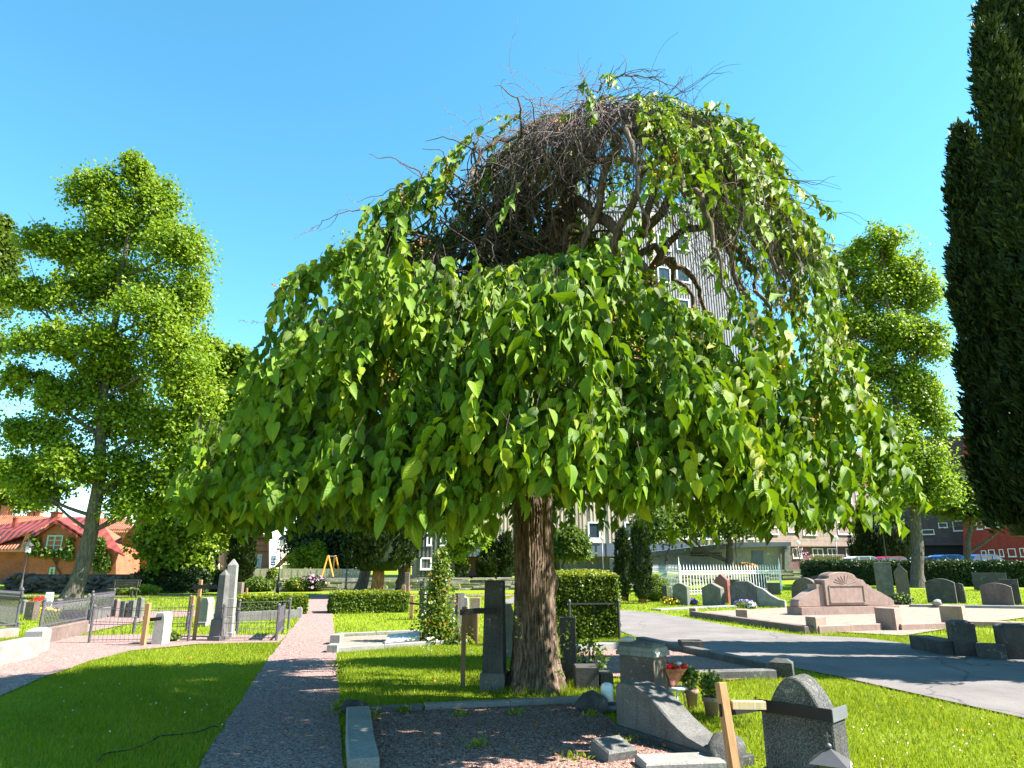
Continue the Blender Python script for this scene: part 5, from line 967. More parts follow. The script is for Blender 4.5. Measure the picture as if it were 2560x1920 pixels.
# ---------------- beside the path, behind the wire fence
obelisk('tall pale granite obelisk standing behind the wire fence', 560, 21, 25, 32, 1397, 1494, 1539, 1594, 'granite_light', R_(8)); obelisk('shorter grey obelisk strapped to a stake in front of the pale one', 534, 18, 21, 31, 1424, 1545, 1548, 1603, 'granite_grey', R_(-14))
T = headstone('low white granite post held by a black strap to a short stake', 377, 404, 1529, 1612, 'clipped', 'granite_white', .34, 0, name='grave_post'); stake('short stake beside the low white post', 357, 1508, 1614, 11); g = G(377, 1612); s1, s2, s3 = P(357, 1545, g.y - .1), P(377, 1549, g.y - .03), P(404, 1546, g.y - .03); strap('black strap round the low white post and its short stake', [s1, s2, s3], .07)
stake('tall stake strapped to the shorter grey obelisk', 485, 1450, 1600, 7); g = G(485, 1600); strap('black strap between the tall stake and the shorter grey obelisk', [P(482, 1468, g.y - .12), P(505, 1467, g.y - .12), P(543, 1467, g.y - .12)], .09)
headstone('pale headstone wrapped in straps behind the tall stake', 490, 518, 1494, 1566, 'clipped', 'granite_light', .3, R_(-10), .12); stake('reddish stake beside the pale strapped headstone', 474, 1490, 1566, 8)
for k, (a, b, c, d) in enumerate(((277, 290, 1496, 1542), (294, 309, 1501, 1544), (314, 331, 1499, 1544), (334, 350, 1491, 1546))): headstone(('first slim headstone of the row of four, next to the iron railing', 'second slim headstone in the row of four', 'third, widest slim headstone in the row of four', 'last and tallest slim headstone in the row of four')[k], a, b, c, d, ('round', 'flat', 'flat', 'round')[k], 'granite_olive' if k else 'granite_pinkdark', .16, R_(-12), group='row of four slim headstones')
headstone('white marble headstone with red and yellow flowers at its foot', 105, 124, 1481, 1528, 'taper', 'marble_white', .16, R_(10), .1, 'granite_light'); a = G(95, 1520); bush('potted_begonia', 'red flowers beside the white marble headstone', a, .3, 'shrub_leaf', 160, .1, 'flowers', .4, flowers=('red_petal', 26, .14)); a = G(113, 1530); bush('flower_border', 'yellow flowers in front of the white marble headstone', a, .42, 'shrub_leaf', 130, .09, 'flowers', .14, flowers=('yellow_petal', 50, .1))
headstone('rough grey headstone beside the brown granite pier', 40, 57, 1498, 1536, 'rough', 'granite_grey', .2); headstone('brown granite pier at the corner of the railings', 57, 79, 1503, 1550, 'flat', 'granite_brown', .3, name='gate_pier'); headstone('squat grey boulder headstone behind the white marble one', 128, 143, 1496, 1524, 'rough', 'granite_grey', .3)
# railings
def railing(label, a, b, z0, z1, gapm, m='iron_old', plinth=0, name='iron_railing', rails=(.08, .92), bend=True, bar=.011, pm='granite_grey'):
    a = Vector((a[0], a[1], h(a[0], a[1]))); b = Vector((b[0], b[1], h(b[0], b[1]))); d = b - a; d.z = 0; L = d.length; T = thing(name, label, 'fence', (a + b) / 2, math.atan2(d.y, d.x)); mb = MB(); n = int(L / gapm); zz = z1 - z0
    for k in range(n + 1):
        x = -L / 2 + k * L / n
        if bend: mb.tube([(x, 0, z0), (x, 0, z0 + zz * .55), (x + .05, 0, z0 + zz * .75), (x + .12, 0, z0 + zz * .85), (x + .10, 0, z1)], bar, 4)
        else: mb.tube([(x, 0, z0), (x, 0, z1)], bar, 4)
    mb.build('bars', m, T, kind='stuff')
    rt = .03 if bar > .005 else .012
    for r_ in rails: MB().box((0, .001, z0 + zz * r_), (L, rt, rt)).build('rail', m, T)
    for x in (-L / 2, L / 2): MB().lathe([(.03, 0), (.03, z1 * 1.02), (.045, z1 * 1.04), (.02, z1 * 1.1)], 8, (x, 0, 0)).build('post', m, T)
    if plinth: MB().box((0, .02, plinth / 2 - .03), (L, .22, plinth + .06), 0, .02).build('plinth', pm, T)
    return T
railing('curly iron railing on a granite plinth beside the gravel strip', G(92, 1613), G(207, 1585), .34, .86, .075, plinth=.32, pm='granite_pinkdark'); railing('curly iron railing ending at the brown granite pier', G(-90, 1560), G(36, 1583), .12, .98, .07)
railing('rusty low railing with a granite plinth behind the plot', G(155, 1545), G(222, 1548), .2, .62, .085, plinth=.2, pm='granite_pinkdark'); railing('curved low railing on a plinth leading to the row of four headstones', G(222, 1552), G(277, 1540), .32, .8, .08, plinth=.32)
wf = dict(rails=(.98, .5, .05), bend=False, bar=.0035, m='iron_old'); railing('thin wire fence along the gravel strip', G(222, 1608), G(470, 1604), .03, .72, .085, name='wire_fence', **wf); railing('thin wire fence between the obelisks and the iron gate', G(552, 1603), G(690, 1602), .03, .72, .085, name='wire_fence', **wf)
railing('thin wire fence around the back of the plot', G(222, 1560), G(468, 1566), .03, .75, .12, name='wire_fence', **wf); railing('thin wire fence behind the pale obelisk', G(592, 1580), G(720, 1573), .03, .72, .11, name='wire_fence', **wf)
for px, y0, y1, lb in ((334, 1541, 1580, 'leaning iron post of the wire fence behind the short stake'), (467, 1530, 1577, 'dark iron post beside the reddish stake'), (591, 1520, 1584, 'iron post behind the pale obelisk')):
    g = G(px, y1); z = P(px, y0, g.y).z; T = thing('iron_post', lb, 'post', g); MB().lathe([(.045, 0), (.04, z * .5), (.045, z * .55), (.03, z * .9), (.05, z * .94), (.015, z)], 8).build('post', 'iron_old', T)
g1, g2 = G(690, 1602), G(715, 1573); d = g2 - g1; T = thing('iron_gate', 'open wrought iron gate standing beside the gravel path', 'gate', g1, math.atan2(d.y, d.x)); L = d.length * .62; gz = P(690, 1518, g1.y).z
for x in (0, L): MB().box((x, 0, gz / 2), (.05, .05, gz), 0, .006).build('post', 'iron_old', T)
mb = MB()
for k in range(7): mb.tube([(L * (k + 1) / 8, 0, .12), (L * (k + 1) / 8, 0, gz * (.93 + .06 * math.sin(math.pi * (k + 1) / 8)))], .011, 5)
mb.build('bars', 'iron_old', T, kind='stuff'); MB().box((L / 2, 0, .14), (L, .03, .04)).box((L / 2, 0, gz * .55), (L, .03, .04)).box((L / 2, 0, gz * .92), (L, .03, .04)).build('rail', 'iron_old', T); MB().box((L / 2, .005, gz * .74), (L * .9, .012, gz * .3)).build('panel', 'iron_old', T)
kerb('rough grey kerb of the plot beyond the open gate', G(592, 1553), G(735, 1545), .3, .26, 'granite_grey'); headstone('small pale headstone at the corner of the hedge by the path', 737, 756, 1517, 1545, 'clipped', 'granite_light', .2, R_(15))
# white kerb wall at the picture edge
kerb('low white granite kerb wall at the edge of the gravel strip', G(-260, 1722), G(76, 1642), .3, .34, 'granite_light', 'kerb_wall'); block('white granite end post with pitched top on the kerb wall', 52, 98, 1571, 1634, 'granite_light', .4, R_(12), .06)
railing('stone framed plot with pink kerbs behind the white end post', G(-60, 1600), G(40, 1592), .2, .3, .3, plinth=.2, pm='granite_pink', m='iron_old')
headstone('reddish stone post strapped beside the dark thuja', 588, 600, 1455, 1508, 'flat', 'granite_pinkdark', .3); stake('thin stake beside the reddish stone post', 614, 1470, 1506, 4)
# bench
g = G(303, 1494); T = thing('park_bench', 'weathered slatted bench in front of the cottage annex', 'bench', g, R_(-6)); 
for k in range(3): MB().box((0, -.12 + k * .14, .44), (1.55, .11, .03), 0, .006).build('seat_slat', 'bench_wood', T)
for k in range(3): MB().box((0, .24 + k * .035, .58 + k * .13), (1.55, .03, .1), 0, .006).build('back_slat', 'bench_wood', T)
for x in (-.65, .65): MB().box((x, -.12, .21), (.07, .07, .42)).box((x, .22, .42), (.07, .07, .84)).box((x, .05, .4), (.06, .4, .05)).build('leg', 'iron', T)
# ---------------- beyond the lawn, beside the low hedge
headstone('reddish tall post leaning behind the low hedge', 1010, 1021, 1430, 1494, 'flat', 'granite_pinkdark', .25); headstone('dark slim headstone behind the white one by the rose shrub', 1045, 1059, 1451, 1548, 'flat', 'granite_dark', .24, R_(-10)); headstone('white slim headstone strapped to a stake by the rose shrub', 1049, 1062, 1478, 1548, 'flat', 'granite_white', .2, R_(-10))
stake('stake strapped to the white slim headstone', 1028, 1489, 1548, 9); g = G(1050, 1548); strap('black strap from the stake to the white slim headstone', [P(1024, 1508, g.y - .1), P(1062, 1512, g.y - .1)], .06); stake('pale stake behind the low hedge', 1009, 1463, 1530, 5)
headstone('dark thin slab on edge beside the rose shrub', 1133, 1146, 1481, 1588, 'flat', 'granite_dark', .28, R_(-30)); headstone('rough hewn pale boulder stone behind the rose shrub', 1108, 1172, 1486, 1582, 'rough', 'granite_light', .4, 0); headstone('low pinkish kerbed headstone beyond the tall dark pillar', 1175, 1200, 1493, 1535, 'flat', 'granite_pink', .2)
railing('small wooden palisade fence behind the strapped pillar', G(1166, 1590), G(1192, 1612), .05, .62, .1, 'stake_dark', 0, 'palisade_fence', bend=False, bar=.03)
kerb('far grey kerb of the sandy grave', G(842, 1592), G(1120, 1580), .14, .08, 'granite_light'); kerb('near pale kerb of the sandy grave', G(842, 1629), G(1165, 1606), .14, .08, 'granite_light')
block('pale square corner block of the sandy grave by the path', 824, 848, 1587, 1612, 'granite_light', .4); block('low corner block at the near end of the sandy grave', 816, 842, 1612, 1632, 'granite_light', .3)
g = G(1005, 1612); T = thing('tilted_slab', 'white tilted grave slab lying on the sandy grave', 'gravestone', g, R_(4)); MB().box((0, .28, .09), (.72, .55, .09), 0, .01, (R_(12), R_(-5))).build('slab', 'marble_white', T); MB().box((0, .35, .02), (.8, .5, .06)).build('footing', 'granite_light', T)
a = G(1075, 1612); bush('pansy_clump', 'small white and violet flowers by the tilted slab', a, .16, 'shrub_leaf', 120, .05, 'flowers', .14, flowers=('white_petal', 14, .05)); a = G(1135, 1610); bush('tulip_clump', 'orange flowers low beside the rose shrub', a, .18, 'shrub_leaf', 160, .06, 'flowers', .2, flowers=('samara', 14, .06))
# ---------------- under the elm
g = G(1229, 1728); T = thing('grave_pillar', 'tall dark granite pillar on a square plinth beside the elm trunk', 'gravestone', g, R_(-9)); z1, z2 = P(1229, 1684, g.y).z, P(1222, 1452, g.y).z; MB().box((0, .2, z1 / 2 - .02), (.34, .36, z1 + .04), 0, .015).build('plinth', 'granite_grey', T); MB().box((0, .2, (z1 + z2) / 2), (.29, .26, z2 - z1), 0, .012, None, .86).build('shaft', 'granite_dark', T)
stake('dark stake strapped to the tall dark pillar', 1157, 1517, 1714, 11, 'stake_dark'); gy = g.y - .02; strap('black strap between the dark stake and the tall pillar', [P(1150, 1531, gy - .06), P(1195, 1527, gy - .02), P(1240, 1527, gy)], .075)
headstone('white topped headstone half hidden by the elm trunk', 1238, 1290, 1507, 1645, 'clipped', 'granite_olive', .3, R_(8)); MB().box((0, 0, 0), (.01, .01, .01))
headstone('dark upright stone close behind the elm trunk', 1400, 1443, 1540, 1702, 'flat', 'granite_dark', .22, R_(-6)); block('dark stone cube planter with leaves beside the elm trunk', 1440, 1498, 1668, 1724, 'granite_dark', .35, name='stone_planter'); block('smaller dark stone cube planter beside the grave chest', 1502, 1534, 1684, 1720, 'granite_dark', .3, name='stone_planter')
a = G(1470, 1712); b_ = bush('planter_ivy', 'leafy plant growing behind the dark stone cubes', (a.x + .1, a.y + .75), .3, 'maple_leaf_dark', 260, .07, 'plant', .55)
kerb('pale kerb at the back of the grave beside the square hedge', G(1440, 1632), G(1545, 1622), .22, .14, 'granite_light')
railing('black iron frame in front of the square hedge', G(1425, 1602), G(1549, 1600), .05, .8, .4, 'iron', 0, 'hedge_railing', (.97,), False, .012)
# grave chest
g = Vector((1.42, 8.35, 0)); T = thing('grave_chest', 'dark granite stele with stepped cornice and a white pebble on it', 'gravestone', g, R_(-42)); zc = P(1590, 1612, 8.35).z
MB().box((0, .2, zc * .45), (.46, .30, zc * .9), 0, .01).build('body', 'granite_brown', T); MB().box((0, .2, zc * .86), (.52, .36, .05), 0, .012).build('cornice', 'granite_light', T); MB().box((0, .2, zc * .925), (.49, .33, .05), 0, .008).build('cornice', 'granite_light', T); MB().box((0, .2, zc * .985), (.46, .30, .05), 0, .012).build('cap', 'granite_grey', T); MB().box((0, .2, .05), (.54, .38, .14), 0, .015).build('plinth', 'granite_brown', T)
wr = rock(91, .075, 'marble_white', 'pebble'); o = link('pebble', wr, None, (g.x - .03, g.y + .2, zc + .035), None, (1.1, .8, .55)); tag(o, 'white pebble lying on top of the dark stele', 'stone')
# scroll stone
A_, B_ = Vector((1.06, 7.35, 0)), Vector((1.66, 6.25, 0)); d = B_ - A_; L = d.length; T = thing('scroll_stone', 'grey granite scroll stone curving down to the gravel bed', 'gravestone', A_, math.atan2(d.y, d.x))
pr_ = [(-.02, 0), (L + .12, 0), (L + .12, .10), (L - .05, .11), (L * .80, .145), (L * .64, .23), (L * .5, .34), (L * .38, .42), (L * .24, .465), (L * .12, .475), (.02, .46), (-.02, .42)]; MB().prism(pr_, 0, .30, .012).build('scroll', 'granite_grey', T); MB().box((L * .55, .15, .03), (L * 1.2, .36, .08), 0, .01).build('footing', 'granite_dark', T)
# lantern with white dome
g = G(1520, 1778); T = thing('grave_light', 'white domed grave light standing in a dark dish', 'lantern', g); MB().lathe([(.13, 0), (.15, .04), (.12, .10), (.09, .11)], 16).build('dish', 'granite_black', T, True); MB().lathe([(.068, .10), (.07, .26), (.062, .285), (.03, .30)], 16).build('dome', 'plastic_white', T, True)
rk2 = rock(17, .17, 'granite_dark', 'boulder', 3); o = link('boulder', rk2, None, (G(1490, 1782).x - .02, G(1490, 1782).y, .1), None, (1, .9, .75)); tag(o, 'dark boulder beside the white domed grave light', 'rock')
# bouquet, table, pots
def potted(label, px, yb, r, hh, plant_h, fl=None):
    g = G(px, yb); T = thing('flower_pot', label, 'flower pot', g); MB().lathe([(r * .72, 0), (r * .96, hh * .72), (r * 1.08, hh * .74), (r * 1.1, hh), (r * .98, hh), (r * .95, hh * .9)], 18).build('pot', 'terracotta', T, True); MB().lathe([(r * .95, hh * .9), (r * .5, hh * .93)], 12).build('soil', 'soil', T)
    n = 330; u = unit(rng.normal(0, 1, (n, 3)) + [0, 0, .4]); pos = u * np.array([r * 1.45, r * 1.45, plant_h * .55]) * rng.uniform(.4, 1, (n, 1)) + [0, 0, hh + plant_h * .42]; leaf_cloud(pos, u + [0, 0, .5], .05, 'shrub_leaf', 'plant', T)
    st = MB()
    for k in range(5): st.tube([(0, 0, hh * .9), (r * .5 * math.cos(k * 1.3), r * .5 * math.sin(k * 1.3), hh + plant_h * .6)], .004, 4)
    st.build('stems', 'twig_dark', T); return T
potted('terracotta pot with a leafy rose behind the scroll stone', 1731, 1768, .075, .2, .26); potted('larger terracotta pot with a bushy rose next to the stake', 1780, 1790, .088, .2, .28)
g = G(1692, 1768); T = thing('side_table', 'small white round garden table behind the scroll stone', 'table', g); zt = P(1692, 1716, g.y).z; MB().lathe([(.12, zt - .035), (.135, zt - .02), (.135, zt), (.12, zt)], 20).build('table_top', 'white_paint', T, True)
for k in range(3): a = k * 2.1 + .4; MB().tube([(.10 * math.cos(a), .10 * math.sin(a), zt - .03), (.12 * math.cos(a), .12 * math.sin(a), 0)], .009, 6).build('leg', 'white_paint', T)
T = thing('bouquet', 'bouquet of red and white roses wrapped in orange foil on the table', 'bouquet', (g.x - .04, g.y, zt), 0); MB().lathe([(.05, 0), (.075, .04), (.13, .12), (.19, .19), (.205, .215), (.18, .195), (.10, .12)], 9).build('wrapping', 'cellophane', T); bl = MB()
for k in range(15):
    a = k * 2.4; r = .03 + .0095 * k; c = (r * math.cos(a), r * math.sin(a), .21 + .02 * math.sin(k)); mm = 'white_petal' if k in (3, 5, 8, 11) else 'red_petal'; MB().lathe([(.006, -.035), (.032, -.014), (.042, .01), (.033, .032), (.016, .038), (.026, .022), (.008, .026)], 9, c).build('rose', mm, T, True)
leaf_cloud(rng.normal(0, 1, (60, 3)) * [.08, .08, .02] + [0, 0, .2], np.tile([0, 0, 1.], (60, 1)), .05, 'shrub_leaf', 'leaves', T)
# stake, headstone and lantern
g = Vector((2.13, 5.5, 0)); T = thing('headstone', 'arched pitted granite headstone strapped to a leaning stake', 'gravestone', g, R_(-46)); hh = P(1930, 1690, 5.55).z; w = .54; MB().prism(outline('shoulder', w, hh), 0, .25, .01).build('slab', 'granite_pitted', T); MB().box((0, .12, .04), (w * 1.2, .4, .12), 0, .015).build('plinth', 'granite_pitted', T)
s0 = P(1838, 1925, 5.25); s1 = P(1806, 1706, 5.35); T = thing('stake', 'leaning squared stake strapped to the arched headstone', 'stake', (s0.x, s0.y, 0)); dv = s1 - Vector((s0.x, s0.y, 0)); MB().box((dv.x / 2, dv.y / 2, dv.z / 2), (.062, .062, dv.length), R_(20), .004, (-math.atan2(dv.y, dv.z), math.atan2(dv.x, dv.z))).build('post', 'stake_wood', T)
bt = P(1870, 1762, 5.4); T = thing('timber_wedge', 'pale timber wedge between the stake and the arched headstone', 'timber', bt); MB().box((0, .0, 0), (.26, .05, .055), R_(8), .004, (0, R_(2)), 1.0).build('batten', 'stake_cut', T)
q0 = P(1800, 1776, 5.3); q1 = P(1860, 1782, 5.40); n_ = Vector((-.22, -.97, 0)); R3 = Matrix.Rotation(R_(-46), 3, 'Z'); zs = q1.z; f0 = g + R3 @ Vector((-w / 2, -.008, 0)); f1 = g + R3 @ Vector((w / 2 + .006, -.008, 0)); f2 = g + R3 @ Vector((w / 2 + .008, .255, 0)); up = Vector((0, 0, zs))
strap('black strap holding the leaning stake to the arched headstone', [Vector((q0.x, q0.y, q0.z)), f0 + up, f1 + up], .085); strap('grey end of the strap on the side of the arched headstone', [f1 + up + Vector((.003, .0, -.002)), f2 + up + Vector((.003, 0, -.002))], .086, 'tape', 'strap_end')
g = Vector((2.14, 5.0, 0)); T = thing('grave_lantern', 'metal grave lantern with a pyramid roof and small cross', 'lantern', g, R_(-30)); z0 = P(1968, 1905, 5.0).z; za = P(1968, 1872, 5.0).z; ww = .19
for sx, sy in ((-1, -1), (1, -1), (1, 1), (-1, 1)): MB().box((sx * ww * .38, sy * ww * .38, z0 / 2), (.015, .015, z0)).build('corner_post', 'iron', T)
MB().box((0, 0, z0 / 2), (ww * .7, ww * .7, z0 * .96)).build('glass', 'glass', T); MB().box((0, 0, .015), (ww, ww, .03)).build('base', 'iron', T); MB().box((0, 0, (z0 + za) / 2), (ww * 1.25, ww * 1.25, za - z0), 0, 0, None, .12).build('roof', 'lantern_metal', T); MB().lathe([(.012, za - .005), (.022, za + .012), (.022, za + .024), (.008, za + .036)], 10).build('finial', 'lantern_metal', T, True); MB().box((0, 0, za + .065), (.009, .009, .075)).box((0, 0, za + .078), (.042, .0085, .009)).build('cross', 'lantern_metal', T)
a = G(2090, 1935); bush('flower_clump', 'low flowers beside the arched headstone', (a.x, a.y), .14, 'shrub_leaf', 120, .05, 'flowers', .12, flowers=('white_petal', 9, .035)); g = G(2056, 1925); T = thing('plant_label', 'small dark plant label stuck beside the arched headstone', 'label', g); MB().box((0, 0, .08), (.05, .006, .04), 0, 0, (R_(-15), 0)).build('plate', 'granite_black', T); MB().box((0, .003, .03), (.006, .004, .07)).build('stem', 'iron', T)
# kerbs of the front grave
kerb('pale kerb along the back of the front grave', G(1060, 1776), G(1476, 1757), .13, .07, 'granite_light'); kerb('kerb coloured dark for its shade at the back of the front grave', G(905, 1784), G(1056, 1777), .13, .07, 'granite_grey')  # one kerb in two tones: the darker stone paints in its shade
ka, kb = G(893, 1792), G(906, 1935); kerb('broad pale kerb stones along the gravel path', ka, kb, .25, .11, 'granite_light')
o = link('boulder', rock(33, .12, 'fieldstone', 'boulder', 3), None, (G(880, 1782).x, G(880, 1782).y, .06), (0, 0, .5), (1.15, .9, .7)); tag(o, 'small boulder at the corner of the front grave by the path', 'rock')
g = G(1552, 1905); T = thing('flat_stone', 'flat hewn stone block lying in the gravel bed', 'gravestone', g, R_(28)); MB().box((0, .1, .06), (.30, .26, .14), 0, .015, (R_(14), 0)).build('block', 'granite_grey', T)
kerb('pale slab edge at the front of the gravel bed', G(1600, 1925), G(1800, 1918), .3, .08, 'granite_light'); o = link('boulder', rock(44, .2, 'granite_dark', 'boulder', 3), None, (G(1830, 1915).x - .02, G(1830, 1915).y + .1, .06), (0, 0, 1), (1.1, .8, .8)); tag(o, 'dark rough boulder at the foot of the leaning stake', 'rock')
# grave beside the lane
kerb('long grey kerb between the grave and the asphalt lane', G(1600, 1606), G(1930, 1677), .2, .12, 'granite_grey'); kerb('rough kerb across the near end of the grave beside the lane', G(1700, 1700), G(1935, 1694), .2, .12, 'granite_grey'); block('rough grey corner post with pitched top beside the lane', 1923, 1986, 1648, 1695, 'granite_pitted', .3, R_(-28), .05); block('dark corner block at the edge of the shaded lane', 1706, 1762, 1603, 1632, 'granite_dark', .32)
# ---------------- white picket fence
wp = [G(1625, 1468), G(1702, 1490), G(1955, 1482)]
def picket(label, a, b, n, ztop, name='picket_fence'):
    d = b - a; L = d.length; T = thing(name, label, 'fence', (a + b) / 2, math.atan2(d.y, d.x)); pk = MB().box((0, 0, ztop * .44), (.028, .028, ztop * .88)).add([(-.045, 0, ztop * .88), (0, .02, ztop * .9), (.045, 0, ztop * .88), (0, -.02, ztop * .9), (0, 0, ztop * 1.03), (0, 0, ztop * .82)], [(0, 3, 4), (3, 2, 4), (2, 1, 4), (1, 0, 4), (3, 0, 5), (2, 3, 5), (1, 2, 5), (0, 1, 5)]).mesh('picket', 'white_paint')
    for k in range(n): link('picket', pk, T, (-L / 2 + (k + .5) * L / n, 0, 0))
    for r_ in (.80, .70, .16, .06): MB().box((0, -.004, ztop * r_), (L, .05, .035)).build('rail', 'white_paint', T)
    sc_ = MB()
    for k in range(n * 2): x = -L / 2 + (k + .5) * L / (2 * n); sc_.box((x, -.006, ztop * .75), (.015, .012, ztop * .1), 0, 0, (0, .6 * (-1) ** k))
    sc_.build('scrollwork', 'white_paint', T, kind='stuff')
    for x in (-L / 2, L / 2): MB().lathe([(.05, 0), (.045, ztop), (.03, ztop * 1.05), (.012, ztop * 1.26)], 8, (x, 0, 0)).build('post', 'white_paint', T)
    return T
zt = P(1702, 1412, wp[1].y).z; picket('white cast iron picket fence facing the lane, behind the red headstone', wp[1], wp[2], 36, zt); picket('white cast iron picket fence running back behind the round bush', wp[0], wp[1], 26, zt)
# ---------------- headstones beyond the lane
headstone('dark narrow headstone beside the round bush', 1655, 1670, 1463, 1508, 'flat', 'granite_black', .2, R_(-20)); headstone('pale narrow post behind the bow topped headstone', 1669, 1681, 1466, 1500, 'flat', 'granite_light', .2)
headstone('grey bow topped headstone with yellow pansies', 1680, 1722, 1457, 1513, 'bow', 'granite_olive', .3, R_(-38)); headstone('grey green gabled headstone with a sunlit side', 1754, 1806, 1456, 1514, 'gable', 'granite_olive', .36, R_(-42)); headstone('red granite gabled headstone behind the grey green one', 1787, 1824, 1433, 1508, 'gable', 'granite_red', .3, R_(-42))
headstone('bluish dark headstone behind the wing stone', 1826, 1852, 1448, 1490, 'flat', 'granite_black', .3, R_(-15)); headstone('black heart topped headstone in front of the picket fence', 1878, 1918, 1431, 1478, 'rough', 'granite_black', .2, R_(-12)); headstone('black square headstone at the end of the picket fence', 1921, 1953, 1456, 1490, 'flat', 'granite_black', .22, R_(-8))
a_, b_ = G(1826, 1522), G(1955, 1512); g = (a_ + b_) / 2; T = thing('wing_stone', 'grey stone with a stepped curved wing beside the pansies', 'gravestone', g, R_(-34)); s_ = g.y / F / 1.05; W_ = 66 * s_; Hw = P(1870, 1453, g.y).z; MB().prism([(-W_, 0), (W_ * .0, 0), (W_ * .0, Hw * .78), (-W_ * .12, Hw * .9), (-W_ * .3, Hw), (-W_ * .75, Hw), (-W_, Hw * .8)], 0, .3, .02).build('slab', 'granite_grey', T)
MB().prism([(0, 0), (W_, 0), (W_, Hw * .26), (W_ * .8, Hw * .3), (W_ * .5, Hw * .48), (W_ * .25, Hw * .7), (.0, Hw * .8)], .02, .3, .02).build('wing', 'granite_light', T)
headstone('round topped brown headstone behind the pink monument', 1982, 2046, 1443, 1506, 'round', 'granite_brown', .42, R_(-40)); headstone('low round topped stone between the brown one and the monument', 2033, 2082, 1437, 1480, 'bow', 'granite_brown', .4, R_(-40)); kerb('pale ledge running from the lane to the wing stone', G(1640, 1526), G(1830, 1516), .5, .05, 'granite_light')
# ---------------- pink monument
gm = G(2120, 1537); T = thing('pink_monument', 'broad pink granite monument with a carved sunburst', 'gravestone', gm, R_(15)); s_ = gm.y / F / ray(0, 1490).y; zz = lambda y: P(2120, y, gm.y).z
def M_(pts): return [((x - 2120) * s_, max(0, zz(y))) for x, y in pts]
cen = [(2063, 1462), (2063, 1450), (2076, 1446)] + [(2118 + 41 * math.cos(a), 1443 - 13 * math.sin(a)) for a in np.linspace(math.pi, 0, 11)] + [(2162, 1446), (2180, 1450), (2190, 1462)]
MB().prism(M_([(1985, 1515), (2272, 1515), (2272, 1505), (2265, 1498), (2235, 1482), (2212, 1472), (2200, 1462)] + cen[::-1] + [(2042, 1460), (2042, 1472), (2015, 1484), (1990, 1498), (1985, 1505)])[::-1], .1, .55, .02).build('wings', 'granite_pink', T)
MB().prism(M_([(2063, 1513), (2190, 1513)] + cen[::-1])[::-1], .02, .5, .015).build('centre_panel', 'granite_pink', T)
MB().prism(M_([(1983, 1540), (2276, 1540), (2276, 1516), (1983, 1516)])[::-1], -.06, .7, .02).build('base', 'granite_pink', T); fr = MB(); cx, cz = M_([(2125, 1462)])[0]
for a, b in (((2075, 1464), (2177, 1464)), ((2075, 1506), (2177, 1506)), ((2075, 1464), (2075, 1506)), ((2177, 1464), (2177, 1506))):
    p, q_ = M_([a, b]); fr.box(((p[0] + q_[0]) / 2, .012, (p[1] + q_[1]) / 2), (abs(q_[0] - p[0]) + .025, .03, abs(q_[1] - p[1]) + .025))
fr.build('inscription_frame', 'granite_pink', T); sb = MB()
for k in range(9): a = R_(22 + 17 * k); L0, L1 = .08, .5; sb.tube([(cx + L0 * math.cos(a), .018, cz + L0 * math.sin(a) * .7), (cx + L1 * math.cos(a), .018, cz + L1 * math.sin(a) * .62)], [.007, .013], 5)
sb.build('sunburst_rays', 'granite_pink', T)
for k, (x0, x1, yt, yb, rz, lb) in enumerate(((2012, 2048, 1542, 1582, -44, 'pink corner block where the plot kerb meets the lane'), (2187, 2248, 1520, 1576, -34, 'pink square block on the kerb in front of the monument'), (2352, 2416, 1515, 1572, -30, 'pink block beside the dark shaded kerb'), (1722, 1742, 1520, 1540, -8, 'small pale block at the far corner of the monument plot'), (1838, 1872, 1524, 1550, -8, 'pink block halfway along the shaded kerb'))): block(lb, x0, x1, yt, yb, 'granite_pink', .42, R_(rz - 14))
kerb('pink kerb darkened for shade along the lane side of the monument plot', G(1735, 1541), G(2025, 1583), .26, .16, 'granite_pinkdark'); kerb('sunlit pink kerb in front of the monument', G(2040, 1582), G(2195, 1576), .26, .17, 'granite_pink'); kerb('sunlit pink kerb between the square block and the next one', G(2245, 1576), G(2360, 1572), .26, .16, 'granite_pink'); kerb('long pale kerb behind the dark shaded posts', G(2412, 1566), G(2640, 1572), .3, .15, 'granite_pink'); kerb('pale kerb at the back of the monument plot', G(2275, 1518), G(2700, 1525), .3, .12, 'granite_light')  # the lane side kerb has its shade put into a darker pink
o = link('boulder', rock(61, .2, 'granite_light', 'boulder', 3), None, (G(2345, 1520).x, G(2345, 1520).y, .2), (0, 0, .4), (1.1, .7, .6)); tag(o, 'pale rock on the kerb behind the pink blocks', 'rock')
# shaded plot by the lane
block('dark shaded post with clipped corner beside the lane', 2388, 2452, 1552, 1642, 'granite_dark', .4, R_(-20), .05); block('dark shaded post at the far end of the dark kerb', 2515, 2590, 1560, 1650, 'granite_dark', .42, R_(-18), .05); kerb('dark shaded kerb between the two dark posts', G(2445, 1645), G(2520, 1650), .3, .26, 'granite_dark'); kerb('dark shaded kerb with rounded end beside the lane', G(2302, 1622), G(2390, 1640), .4, .26, 'granite_dark')
